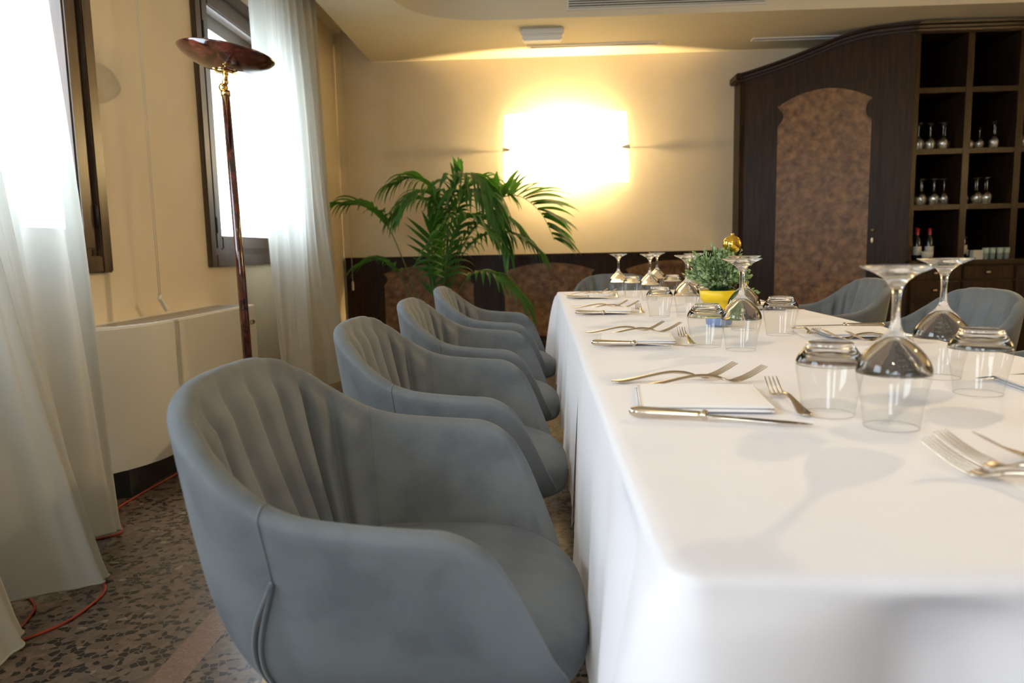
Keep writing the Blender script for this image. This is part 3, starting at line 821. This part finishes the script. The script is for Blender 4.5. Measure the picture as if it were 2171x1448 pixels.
def cloth(yj, ye, z, H, seed, label, name='tablecloth', grow=0.0):
    """U-shaped drape: yj is the joint edge, ye the draped end"""
    rnd = random.Random(seed)
    sgn = 1 if ye > yj else -1
    r = 0.022
    x0, x1 = TX0 - grow, TX1 + grow
    path = []      # (x, y, nx, ny, corner weight)
    Ls = abs(ye - yj) - r
    nS = int(Ls / 0.009)
    cs = lambda d: math.exp(-(d / 0.085) ** 2)
    for k in range(nS): path.append((x0, yj + sgn * Ls * k / nS, -1, 0, cs(Ls - Ls * k / nS)))
    for k in range(13):
        a = (PI / 2) * k / 12
        path.append((x0 + r - r * math.cos(a), yj + sgn * (Ls + r * math.sin(a)), -math.cos(a), sgn * math.sin(a), 1))
    nE = int((x1 - x0 - 2 * r) / 0.009)
    for k in range(1, nE):
        t = k / nE; x = x0 + r + (x1 - x0 - 2 * r) * t
        path.append((x, ye, 0, sgn, max(cs(x - x0 - r), cs(x1 - r - x))))
    for k in range(13):
        a = (PI / 2) * (1 - k / 12)
        path.append((x1 - r + r * math.cos(a), yj + sgn * (Ls + r * math.sin(a)), math.cos(a), sgn * math.sin(a), 1))
    for k in range(nS - 1, -1, -1): path.append((x1, yj + sgn * Ls * k / nS, 1, 0, cs(Ls - Ls * k / nS)))
    n = len(path); xm = (x0 + x1) / 2; hw = (x1 - x0) / 2
    s = [0.0]
    for i in range(1, n): s.append(s[-1] + math.hypot(path[i][0] - path[i - 1][0], path[i][1] - path[i - 1][1]))
    ph = [rnd.uniform(0, 6.28) for _ in range(8)]
    def fold(sv):
        return 0.5 * math.sin(sv * 2 * PI / 0.31 + ph[0] + 1.2 * math.sin(sv * 3.1 + ph[1])) + 0.3 * math.sin(sv * 2 * PI / 0.17 + ph[2]) + 0.2 * math.sin(sv * 2 * PI / 0.53 + ph[3])
    rings = []
    tin = [1.0, 0.8, 0.6, 0.4, 0.22, 0.10, 0.05, 0.025]
    for t in tin:
        row = []
        for (x, y, nx, ny, c) in path:
            lo, hi = min(yj, ye - sgn * hw), max(yj, ye - sgn * hw)
            qx, qy = xm, min(max(y, lo), hi)
            px, py = x + (qx - x) * t, y + (qy - y) * t
            dz = 0.0003 * math.sin(9 * px + 5 * py) + 0.0002 * math.sin(23 * py)
            row.append((px, py, z + dz))
        rings.append(row)
    R = 0.014
    for k in range(1, 6):
        a = (PI / 2) * k / 5
        rings.append([(x + nx * R * (math.sin(a) - 0) * 0.8, y + ny * R * math.sin(a) * 0.8, z - R * (1 - math.cos(a))) for (x, y, nx, ny, c) in path])
    nd = 36
    for k in range(1, nd + 1):
        t = k / nd
        row = []
        for i, (x, y, nx, ny, c) in enumerate(path):
            fo = fold(s[i])
            o = R * 0.8 + 0.003 * t + 0.011 * (t ** 0.8) * (1 + fo) * (1 - 0.5 * c) + 0.075 * c * t ** 0.55
            dc = 0.085 * math.sqrt(max(0.0, -math.log(max(c, 1e-9))))
            o -= 0.050 * (t / (t + 0.06)) * math.exp(-((dc - 0.165) / 0.05) ** 2)
            o += 0.020 * t ** 0.8 * math.exp(-((dc - 0.30) / 0.07) ** 2)
            drop = H * (1 + 0.16 * c)
            row.append((x + nx * o, y + ny * o, z - R - (drop - R) * t))
        rings.append(row)
    vs = [p for row in rings for p in row]
    root = MB().add(vs, grid_faces(len(rings), n)).build(name, M_cloth)
    tag(root, label, 'tablecloth')
    return root
cloth(1.64, 4.185, 0.7455, 0.40, 4, 'far white tablecloth hanging down behind the four window side chairs')
cloth(1.66, 0.515, 0.7495, 0.42, 9, 'near white tablecloth with draped corner closest to the camera', grow=0.003)

ZTAB = 0.7515
# ------------------------------------------------------------------ cutlery
def strip(rows, n=12, mb=None, mat=0):
    """rows: (x, y, z, halfwidth_y, halfthick_z) superelliptic sections joined along x"""
    mb = mb or MB(); vs = []
    for (x, y, z, w, h) in rows:
        for k in range(n):
            a = 2 * PI * k / n
            vs.append((x, y + w * math.cos(a), z + h * math.sin(a)))
    fs = grid_faces(len(rows), n, cv=True) + [tuple(range(n)), tuple((len(rows) - 1) * n + k for k in range(n))]
    return mb.add(vs, fs, mat)
def make_fork(L=0.205, name='dinner_fork'):
    # handle end at x=0, tines towards +x
    root = empty(name); k = L / 0.205
    prof = [(0.0, .0035, .0012, .003), (.003, .0075, .0016, .0028), (.010, .0105, .0018, .0024), (.022, .0100, .0018, .003), (.045, .0070, .0020, .0062), (.070, .0046, .0022, .0105), (.095, .0036, .0024, .0135), (.118, .0034, .0026, .0120), (.134, .0042, .0024, .0080)]
    P = cr([(a, b, c, d) for a, b, c, d in prof], 34)
    strip([(p[0] * k, 0, p[3] * k, p[1] * k, p[2] * k) for p in P]).build('handle', M_silver, root)
    q = MB()
    hp = cr([(.134, .0042, .0024, .0080), (.142, .0085, .0016, .0052), (.150, .0118, .0012, .0034), (.160, .0128, .0011, .0036)], 14)
    strip([(p[0] * k, 0, p[3] * k, p[1] * k, p[2] * k) for p in hp], mb=q)
    for j in range(4):
        yy = (-0.0108 + 0.0072 * j)
        tp = cr([(.157, .0020, .0011, .0035), (.172, .0017, .0011, .0080), (.188, .0014, .0010, .0155), (.203, .0011, .0008, .0240), (.205, .0005, .0004, .0250)], 14)
        strip([(p[0] * k, (yy * (1 - 0.10 * (p[0] - .157) / .05)) * k, p[3] * k, p[1] * k, p[2] * k) for p in tp], 8, mb=q)
    q.build('tines', M_silver, root)
    return root
def make_knife():
    root = empty('table_knife')
    hp = cr([(0, .003, .003), (.003, .0072, .0058), (.008, .0088, .0072), (.016, .0094, .0076), (.045, .0086, .0066), (.075, .0074, .0056), (.092, .0066, .0052), (.097, .0060, .0048), (.099, .0074, .0066), (.103, .0080, .0072), (.106, .0068, .0058)], 44)
    strip([(p[0], 0, 0.0076, p[1], p[2]) for p in hp], 14).build('handle', M_silver, root)
    bp = cr([(.104, .0052, .0030), (.112, .0086, .0011), (.130, .0094, .0009), (.170, .0098, .0008), (.205, .0092, .0007), (.225, .0066, .0006), (.236, .0025, .0005), (.238, .0008, .0004)], 40)
    strip([(p[0], 0.0 + 0.001 * (p[0] > .2), 0.0072 - 0.0045 * max(0, (p[0] - .104) / .134), p[1], p[2]) for p in bp], 12).build('blade', M_blade, root)
    return root
fork0 = make_fork(0.225); dfork0 = make_fork(0.19, 'dessert_fork'); knife0 = make_knife()
def napkin(seed):
    rnd = random.Random(seed); root = empty('folded_napkin')
    def layer(hx, hy, z, th, ox, oy, tilt):
        nx, ny = 26, 24; vs = []
        for s_ in (0, 1):
            for i in range(nx):
                for j in range(ny):
                    u = -1 + 2 * i / (nx - 1); v = -1 + 2 * j / (ny - 1)
                    e = max(abs(u), abs(v))
                    zz = z + th * (0.5 + 0.5 * s_ * 1.0 if s_ else 0)
                    bul = 0.0030 * (1 - u * u) * (1 - v * v) + 0.0012 * math.sin(3 * u + seed) * (1 - v * v)
                    rr = (1 - 0.02 * (abs(v) ** 6 + 0))
                    edge = 0.5 * th * (max(0, e - 0.9) / 0.1) ** 2
                    zz = z + (th - edge if s_ else edge) + (bul if s_ else 0) + tilt * max(0, -u) * 0
                    vs.append((ox + hx * u * (1 - 0.012 * abs(v) ** 4), oy + hy * v * rr, zz))
        fs = grid_faces(nx, ny) + grid_faces(nx, ny, off=nx * ny)
        k = nx * ny
        for i in range(nx - 1): fs += [(i * ny, (i + 1) * ny, k + (i + 1) * ny, k + i * ny), (i * ny + ny - 1, (i + 1) * ny + ny - 1, k + (i + 1) * ny + ny - 1, k + i * ny + ny - 1)]
        for j in range(ny - 1): fs += [(j, j + 1, k + j + 1, k + j), ((nx - 1) * ny + j, (nx - 1) * ny + j + 1, k + (nx - 1) * ny + j + 1, k + (nx - 1) * ny + j)]
        return MB().add(vs, fs)
    layer(0.096, 0.097, 0, 0.0042, 0, 0, 0).build('lower_fold', M_napkin, root)
    layer(0.094, 0.094, 0.0046, 0.0042, 0.001, 0.001, 0).build('upper_fold', M_napkin, root)
    return root
nap0 = napkin(1)

# wine glass, standing upside down on its rim
def make_wine():
    root = empty('wine_glass')
    wall = cr([(.0325, 0.0008), (.0352, .022), (.0390, .044), (.0425, .060), (.0440, .070)], 22)
    lathe([(p[0], p[1]) for p in wall], 56).build('bowl', M_thin, root)
    so = cr([(.0440, .070), (.0438, .0765), (.0400, .087), (.0310, .0995), (.0200, .1115), (.0125, .1185), (.0085, .124)], 26)
    si = cr([(.0432, .0702), (.0415, .0755), (.0360, .0832), (.0265, .0940), (.0150, .1045), (.0070, .1105), (.0, .1125)], 22)
    st = cr([(.0085, .124), (.0064, .131), (.0054, .141), (.0050, .155), (.0054, .168), (.0068, .176), (.0110, .184), (.0180, .1905), (.0290, .1970), (.0400, .2018), (.0432, .2038)], 44)
    prof = [tuple(p) for p in si[::-1]] + [tuple(p) for p in so] + [tuple(p) for p in st[1:]] + [(.0436, .2046), (.0430, .2054), (.035, .2056), (.018, .2054), (0.0, .2053)]
    lathe(prof, 56).build('stem_and_foot', M_glass, root)
    ring = [(0.0322 * math.cos(2 * PI * k / 64), 0.0322 * math.sin(2 * PI * k / 64), 0.0007) for k in range(65)]
    tube(ring, 0.0004, 6, cap=False).build('rim', M_rim, root)
    return root
M_rim = mat('glass_rim', (0.35, 0.35, 0.35), 0.1)
def make_tumbler():
    root = empty('tumbler')
    wall = cr([(.0335, 0.0008), (.0365, .022), (.0405, .045), (.0435, .062), (.0442, .070)], 20)
    lathe([(p[0], p[1]) for p in wall], 56).build('bowl', M_thin, root)
    so = cr([(.0442, .070), (.0436, .0755), (.0405, .082), (.0350, .0895), (.0310, .0955), (.0300, .0990)], 20)
    si = cr([(.0434, .0702), (.0422, .0748), (.0375, .0800), (.0300, .0850), (.0150, .0875), (.0, .0880)], 18)
    prof = [tuple(p) for p in si[::-1]] + [tuple(p) for p in so] + [(.0285, .1003), (.024, .1003), (.010, .0985), (0.0, .0980)]
    lathe(prof, 56).build('base', M_glass, root)
    ring = [(0.0332 * math.cos(2 * PI * k / 64), 0.0332 * math.sin(2 * PI * k / 64), 0.0007) for k in range(65)]
    tube(ring, 0.0004, 6, cap=False).build('rim', M_rim, root)
    return root
wine0 = make_wine(); tum0 = make_tumbler()

used = set()
def place(proto, loc, rz, label, cat, group, rx=0, ry=0):
    if proto.name not in used:
        used.add(proto.name); o = proto; o.location = loc; o.rotation_euler = (rx, ry, rz); tag(o, label, cat, group); return o
    o = dup(proto, loc, None, label, group, rot=(rx, ry, rz)); o['category'] = cat
    return o
def setting(cx_edge, yc, side, who, dn=0.0):
    """side 0: diner on the window side, 1: on the cabinet side"""
    rz = PI * side
    def W(u, v):
        return (cx_edge + (u if not side else -u), yc + (v if not side else -v))
    def P(proto, u, v, a, label, cat, group, dz=0.0, ry=0):
        x, y = W(u, v); place(proto, (x, y, ZTAB + dz), a + rz, label, cat, group, ry=ry)
    P(nap0, 0.142, 0.020, math.radians(-6), 'folded white napkin at the %s' % who, 'napkin', 'folded napkins at the place settings')
    P(knife0, 0.022, -0.088, math.radians(-14) + dn, 'silver table knife beside the napkin at the %s' % who, 'knife', 'table knives at the place settings')
    P(fork0, 0.022, 0.172, math.radians(9), 'outer silver fork at the %s' % who, 'fork', 'dinner forks at the place settings')
    P(fork0, 0.062, 0.132, math.radians(9), 'inner silver fork by the napkin at the %s' % who, 'fork', 'dinner forks at the place settings')
    P(dfork0, 0.262, -0.105, math.radians(88), 'small silver fork across the top of the %s' % who, 'fork', 'dessert forks at the place settings')
names = ['nearest place setting on the window side', 'second place setting on the window side', 'third place setting on the window side', 'farthest place setting on the window side']
for nm, yc, dn in zip(names, (1.10, 1.865, 2.735, 3.60), (-0.06, 0.0, 0.02, 0.03)): setting(TX0, yc, 0, nm, dn)
setting(TX1, 1.965, 1, 'second place setting on the cabinet side')
setting(TX1, 2.85, 1, 'third place setting on the cabinet side')
setting(TX1, 3.66, 1, 'farthest place setting on the cabinet side')
# nearest setting on the cabinet side, cut by the frame
G = 'nearest cabinet side place setting, at the right edge'
place(nap0, (0.845, 1.16, ZTAB), PI - 0.1, 'folded white napkin at the ' + G, 'napkin', 'folded napkins at the place settings')
place(knife0, (0.965, 1.285, ZTAB), PI + 0.13, 'silver table knife at the ' + G, 'knife', 'table knives at the place settings')
place(fork0, (0.524, 0.586, ZTAB), math.radians(122), 'large blurred silver fork at the right edge, lower of the two crossed', 'fork', 'blurred forks at the right edge')
place(fork0, (0.549, 0.600, ZTAB + 0.0045), math.radians(124), 'large blurred silver fork at the right edge, upper of the two crossed', 'fork', 'blurred forks at the right edge')
place(fork0, (0.690, 0.782, ZTAB), math.radians(178), 'blurred silver fork seen from its side behind the two crossed forks', 'fork', 'blurred forks at the right edge')
GW_, GT_ = 'wine glasses upside down on the table', 'tumblers upside down on the table'
for x, y, l in [(0.443, 0.936, 'nearest upturned wine glass, beside the nearest left tumbler'), (0.685, 1.282, 'upturned wine glass behind the nearest one, by the rightmost tumbler'),
                (0.447, 1.663, 'upturned wine glass in front of the yellow plant pot'), (0.562, 2.065, 'upturned wine glass just behind the one in front of the plant pot'),
                (0.490, 2.500, 'upturned wine glass left of the potted plant, nearer of that pair'), (0.640, 3.12, 'upturned wine glass left of the potted plant, farther of that pair'),
                (0.375, 3.60, 'leftmost upturned wine glass at the far end of the table'), (0.478, 3.27, 'upturned wine glass at the far end, nearer of the middle pair'),
                (0.612, 3.93, 'upturned wine glass at the far end, farther of the middle pair')]:
    place(wine0, (x, y, ZTAB), random.uniform(0, 6), l, 'wine glass', GW_)
for x, y, l in [(0.393, 1.012, 'nearest upturned tumbler, left of the nearest wine glass'), (0.669, 1.141, 'rightmost upturned tumbler on the table'),
                (0.384, 1.727, 'upturned tumbler before the yellow plant pot'), (0.620, 1.933, 'upturned tumbler standing alone right of the plant pot'),
                (0.398, 2.50, 'upturned tumbler left of the plant in the middle of the table'), (0.430, 3.50, 'upturned tumbler at the far left end beside the leftmost wine glass'),
                (0.632, 3.58, 'upturned tumbler right of the two far wine glasses'), (0.625, 2.82, 'upturned tumbler half hidden behind the potted plant')]:
    place(tum0, (x, y, ZTAB), random.uniform(0, 6), l, 'tumbler', GT_)

# ------------------------------------------------------------------ centrepiece plant
pp_ = empty('potted_plant', (0.530, 2.215, ZTAB), label='small green boxwood plant in a yellow pot in the middle of the table', cat='plant')
lathe([(0.0, 0.0), (0.036, 0.0), (0.037, 0.002), (0.042, 0.034), (0.0395, 0.034), (0.0, 0.004)], 40).build('pot_base', M_blue, pp_)
lathe([(0.0425, 0.0325), (0.050, 0.074), (0.055, 0.075), (0.059, 0.103), (0.056, 0.104), (0.050, 0.084), (0.0415, 0.034)], 40).build('pot', M_yellow, pp_)
lathe([(0, 0.093), (0.053, 0.093), (0.052, 0.085), (0, 0.08)], 30).build('soil', M_soil, pp_)
rnd = random.Random(11)
lv = MB(); tw = MB()
def leaf(mb, base, d, L, W, mat=0):
    d = d.normalized(); side = d.cross(Vector((rnd.uniform(-1, 1), rnd.uniform(-1, 1), rnd.uniform(-1, 1)))).normalized()
    up = d.cross(side)
    p = [base, base + d * L * 0.5 + side * W + up * W * 0.3, base + d * L, base + d * L * 0.5 - side * W + up * W * 0.3, base + d * L * 0.5]
    mb.add(p, [(0, 1, 2, 4), (0, 4, 2, 3)], mat)
for k in range(240):
    th = rnd.uniform(0, 2 * PI); el = math.asin(rnd.uniform(-0.25, 1.0))
    rr = rnd.uniform(0.060, 0.096) * (1.0 + 0.12 * math.sin(3 * th))
    tip = Vector((math.cos(th) * math.cos(el) * rr, math.sin(th) * math.cos(el) * rr, 0.148 + math.sin(el) * rr * 0.92))
    if k in (3, 50): tip = Vector((0.105, -0.02 + 0.02 * (k == 50), 0.098))
    base = Vector((rnd.uniform(-0.02, 0.02), rnd.uniform(-0.02, 0.02), 0.09))
    mid = (base + tip) / 2 + Vector((0, 0, 0.012))
    pth = [base, mid, tip]
    tube(cr(pth, 6), 0.0009, 4, mb=tw, cap=False)
    d = (tip - mid).normalized()
    for j in range(11):
        t = 0.35 + 0.65 * j / 10
        c = base.lerp(mid, t * 2) if t < 0.5 else mid.lerp(tip, (t - 0.5) * 2)
        s = Vector((rnd.uniform(-1, 1), rnd.uniform(-1, 1), rnd.uniform(-1, 1)))
        leaf(lv, c, d * 0.9 + s * 0.9, rnd.uniform(0.010, 0.016), rnd.uniform(0.0032, 0.0046))
lv.build('foliage', M_box, pp_); tw.build('twigs', M_boxd, pp_)
bb = empty('gold_bauble', (0.568, 2.225, ZTAB + 0.210), label='shiny gold bauble sitting on top of the potted plant', cat='ornament')
superell((0, 0, 0.027), (0.027, 0.027, 0.027), 1, 1, 40, 24).build('ball', M_gold, bb)
tube([(0, 0, 0.053), (0, 0, 0.060)], 0.005, 12).build('cap', M_brass, bb)

# ------------------------------------------------------------------ palm
palm = empty('potted_palm', (-0.86, 6.2, 0), label='large green palm in a pot before the far wall panelling', cat='plant')
lathe([(0, 0), (0.13, 0), (0.135, 0.01), (0.175, 0.34), (0.19, 0.345), (0.19, 0.38), (0.175, 0.38), (0.165, 0.33), (0, 0.33)], 48).build('pot', M_terracotta, palm)
lathe([(0, 0.335), (0.165, 0.335), (0.165, 0.32), (0, 0.32)], 30).build('soil', M_soil, palm)
rp = random.Random(5)
def frond(pts, start, L, droop, nleaf=15, width=0.016, upb=0.25, yaw=None):
    """pts: curve of petiole and rachis (local). leaflets from fraction start to the tip"""
    root = None
    C = cr(pts, 60)
    C = [Vector(p) for p in C]
    rad = [0.0075 * (1 - 0.75 * i / 59) for i in range(60)]
    st = tube(C, rad, 7)
    st = st.build('frond', M_stem, palm)
    lf = MB()
    for k in range(nleaf):
        t = start + (1 - start) * (k + 0.5) / nleaf
        i = min(int(t * 59), 58)
        base = C[i]; tg = (C[i + 1] - C[i]).normalized()
        side = tg.cross(Vector((0, 0, 1)))
        if side.length < 0.1: side = Vector((1, 0, 0))
        side.normalize(); upv = side.cross(tg).normalized()
        f = (t - start) / (1 - start)
        ll = L * (0.55 + 0.75 * math.sin(PI * (0.15 + 0.75 * f))) * rp.uniform(0.88, 1.1)
        for sg in (-1, 1):
            d = (side * sg * (0.95 - 0.45 * f) + tg * (0.45 + 0.75 * f) + upv * upb * rp.uniform(0.5, 1.4)).normalized()
            n = 9; vs = []
            p = base.copy(); cur = d.copy()
            for q in range(n):
                u = q / (n - 1)
                wv = 1.25 * width * math.sin(PI * min(1, 0.12 + 0.88 * u) ** 0.75) * (1 if u < 0.999 else 0) + 0.0005
                sd = cur.cross(Vector((0, 0, 1)));
                if sd.length < 0.05: sd = tg.copy()
                sd.normalize(); un = sd.cross(cur).normalized()
                sd2 = (sd * 0.75 + tg * 0.35 * sg).normalized()
                vs += [p - sd2 * wv + un * wv * 0.35, p, p + sd2 * wv + un * wv * 0.35]
                cur = (cur + Vector((0, 0, -1)) * droop * (0.25 + u) * 0.32).normalized()
                p = p + cur * ll / (n - 1)
            lf.add(vs, grid_faces(n, 3))
    lf.build('leaflets', M_palm, st)
def pl_(x, z, y=0.0): return (x + 0.86, y, z)
FR = [
 ([pl_(-0.90, 0.34), pl_(-1.05, 0.62, -.03), pl_(-1.16, 0.95, -.05), pl_(-1.28, 1.22, -.05), pl_(-1.46, 1.37, -.03), pl_(-1.64, 1.39, 0.0)], 0.58, 0.27, 0.8, 12, .021, 0.35),
 ([pl_(-0.92, 0.34), pl_(-1.06, 0.55, -.1), pl_(-1.16, 0.80, -.2), pl_(-1.30, 0.93, -.25), pl_(-1.48, 0.88, -.28)], 0.52, 0.20, 0.7, 11, .017),
 ([pl_(-0.86, 0.34), pl_(-0.84, 0.75), pl_(-0.80, 1.15, .02), pl_(-0.86, 1.45, .05), pl_(-1.04, 1.60, .05), pl_(-1.22, 1.56, .05)], 0.48, 0.29, 1.1, 20, .017),
 ([pl_(-0.86, 0.34), pl_(-0.82, 0.8, -.03), pl_(-0.77, 1.25, -.08), pl_(-0.68, 1.56, -.15), pl_(-0.48, 1.56, -.25), pl_(-0.33, 1.30, -.3), pl_(-0.27, 1.00, -.33)], 0.40, 0.30, 1.25, 26, .017),
 ([pl_(-0.84, 0.34), pl_(-0.78, 0.75), pl_(-0.64, 1.10), pl_(-0.44, 1.36, .05), pl_(-0.20, 1.44, .08), pl_(0.00, 1.30, .1), pl_(0.12, 1.06, .12)], 0.48, 0.33, 0.38, 19, .024, 1.0),
 ([pl_(-0.84, 0.34), pl_(-0.74, 0.72, -.1), pl_(-0.62, 0.98, -.2), pl_(-0.42, 1.12, -.25), pl_(-0.18, 1.10, -.3), pl_(-0.02, 0.98, -.3)], 0.42, 0.24, 1.1, 19, .016),
 ([pl_(-0.86, 0.34), pl_(-0.80, 0.80, .05), pl_(-0.80, 1.20, .1), pl_(-0.92, 1.40, .1), pl_(-1.10, 1.42, .1), pl_(-1.26, 1.28, .1)], 0.48, 0.24, 1.1, 18, .016),
 ([pl_(-0.84, 0.34), pl_(-0.77, 0.8, -.05), pl_(-0.70, 1.20, -.15), pl_(-0.60, 1.44, -.25), pl_(-0.44, 1.42, -.38), pl_(-0.34, 1.18, -.45)], 0.42, 0.30, 1.3, 22, .017),
 ([pl_(-0.84, 0.34), pl_(-0.70, 0.62, -.15), pl_(-0.55, 0.80, -.3), pl_(-0.36, 0.80, -.4), pl_(-0.18, 0.64, -.45), pl_(-0.10, 0.52, -.45)], 0.40, 0.22, 0.9, 15, .014),
 ([pl_(-0.88, 0.34), pl_(-0.90, 0.70, .05), pl_(-0.90, 1.0, .08), pl_(-0.91, 1.22, .1)], 0.40, 0.30, 0.05, 10, .019, 1.4),
 ([pl_(-0.87, 0.34), pl_(-0.88, 0.60, -.15), pl_(-0.90, 0.85, -.2), pl_(-0.93, 1.05, -.22)], 0.35, 0.26, 0.05, 9, .018, 1.5),
 ([pl_(-0.86, 0.34), pl_(-0.80, 0.9, -.02), pl_(-0.73, 1.4, -.04), pl_(-0.64, 1.62, -.05)], 0.60, 0.20, 0.4, 8, .017, 0.8),
 ([pl_(-0.85, 0.34), pl_(-0.80, 0.60, -.2), pl_(-0.76, 0.85, -.35), pl_(-0.68, 1.12, -.42), pl_(-0.54, 1.24, -.5), pl_(-0.38, 1.12, -.55)], 0.33, 0.28, 0.9, 20, .017),
 ([pl_(-0.85, 0.34), pl_(-0.81, 0.85, .05), pl_(-0.74, 1.28, .08), pl_(-0.62, 1.50, .1), pl_(-0.44, 1.56, .12), pl_(-0.28, 1.46, .14)], 0.45, 0.26, 1.0, 20, .016, 0.45),
 ([pl_(-0.85, 0.34), pl_(-0.80, 0.80, -.08), pl_(-0.76, 1.18, -.18), pl_(-0.84, 1.42, -.26), pl_(-0.98, 1.44, -.34), pl_(-1.10, 1.28, -.38)], 0.45, 0.26, 1.1, 18, .016),
 ([pl_(-0.84, 0.34), pl_(-0.76, 0.72, .0), pl_(-0.66, 1.0, -.05), pl_(-0.50, 1.22, -.1), pl_(-0.30, 1.26, -.15), pl_(-0.14, 1.12, -.18)], 0.42, 0.24, 1.1, 18, .015),
]
for f_ in FR: frond(*f_)

# ------------------------------------------------------------------ things on the cabinet shelves
prof = [(.029, 0), (.034, .03), (.037, .055), (.033, .075), (.018, .092), (.006, .102), (.0035, .11), (.0035, .165), (.006, .178), (.018, .186), (.032, .189), (.032, .191), (0, .192)]
sg0 = lathe(prof, 24).build('stemmed_glass', thin_glass('shelf_glass', 4.5))
first = True
def shelf_glass(x, y, z, label, grp, s=1.0):
    global first
    if first: o = sg0; first = False
    else: o = sg0.copy(); COL.objects.link(o)
    o.location = (x, y, z); o.scale = (s, s, s); tag(o, label, 'wine glass', grp)
X0 = 3.075
ORD = ['leftmost', 'second from left', 'third from left', 'fourth from left', 'fifth from left', 'sixth from left']
for (bx, z, xs, kind_, where) in [(X0 + 0.04, 1.742, [(.05, 0), (.10, .1), (.155, .02), (.21, .12), (.25, .0), (.31, .08)], 'stemmed glass', 'left bay, upper glass shelf of the cabinet'),
                         (X0 + 0.468, 1.742, [(.04, .0), (.080, .08), (.12, .0)], 'slender glass', 'left cluster, second bay, upper glass shelf'),
                         (X0 + 0.468, 1.742, [(.235, .0), (.300, .09)], 'stemmed glass', 'right pair, second bay, upper glass shelf'),
                         (X0 + 0.04, 1.287, [(.04, .08), (.09, .0), (.15, .1), (.20, .0), (.245, .1), (.29, .02)], 'stemmed glass', 'left bay, lower glass shelf of the cabinet'),
                         (X0 + 0.468, 1.287, [(.04, .05), (.08, .13), (.125, .0), (.165, .1), (.205, .0), (.245, .1)], 'stemmed glass', 'second bay, lower glass shelf of the cabinet'),
                         (X0 + 0.885, 1.742, [(.04, .0)], 'stemmed glass', 'third bay, cut by the right edge')]:
    for k, (dx, dy) in enumerate(xs): shelf_glass(bx + dx, 6.43 + dy, z, '%s upturned %s in the %s' % (ORD[k], kind_, where), 'glasses in the ' + where, 0.9 if 'slender' in kind_ else 1.14)
def bottle(x, y, z, label, h=0.30, foil=M_capred, grp='bottles on the cabinet counter'):
    root = empty('wine_bottle', (x, y, z), label=label, cat='bottle', group=grp)
    k = h / 0.30
    lathe([(0, 0), (.034 * k, 0), (.037 * k, .004), (.037 * k, .17 * k), (.030 * k, .20 * k), (.014 * k, .225 * k), (.0135 * k, .29 * k), (.015 * k, .295 * k), (0, .296 * k)], 24).build('bottle_body', M_bottle, root)
    lathe([(.0145 * k, .235 * k), (.0150 * k, .297 * k), (0, .299 * k)], 18).build('foil', foil, root)
    lathe([(.0378 * k, .05 * k), (.0378 * k, .13 * k)], 24).build('bottle_label', M_label, root)
for x, y, h, l in [(0.06, 6.50, .27, 'leftmost red topped bottle on the cabinet counter'), (0.115, 6.42, .27, 'second red topped bottle from the left on the cabinet counter'), (0.155, 6.52, .28, 'third red topped bottle on the cabinet counter'), (0.215, 6.42, .27, 'red topped bottle right of the others in the left bay')]:
    bottle(X0 + 0.0 + x, y, 0.828, l, h)
bottle(X0 + 0.50, 6.44, 0.828, 'dark tall bottle at the left of the second counter bay', .28, M_bottle)
bottle(X0 + 0.545, 6.47, 0.828, 'small dark bottle beside the tall one in the second counter bay', .19, M_bottle)
lathe([(0, 0), (.035, 0), (.045, .05), (.045, .075), (.040, .075), (.036, .01), (0, .008)], 24).build('bowl', M_label)
o = bpy.data.objects['bowl'] if 'bowl' in bpy.data.objects else None
_b = [o for o in bpy.data.objects if o.parent is None and o.type == 'MESH' and o.name.startswith('bowl')][0]
_b.location = (X0 + 0.165, 6.345, 0.828); tag(_b, 'small pale bowl before the red topped bottles on the counter', 'bowl')
tag(MB().box(X0 + 0.535, X0 + 0.615, 6.33, 6.39, 0.828, 0.905, bev=0.003).build('card_box', M_label), 'small cream box on the counter in the second bay', 'box')
cg = lathe([(0, 0), (.020, 0), (.025, .06), (.027, .095), (.0255, .095), (.023, .01), (0, .008)], 20).build('coffee_cup', M_cup)
for k in range(4):
    o = cg if k == 0 else cg.copy()
    if k: COL.objects.link(o)
    o.location = (X0 + 0.645 + 0.058 * k, 6.35 + 0.01 * (k % 2), 0.828)
    tag(o, '%s pale green cup of the row right of the cream box' % ORD[k], 'cup', 'row of pale green cups on the counter')
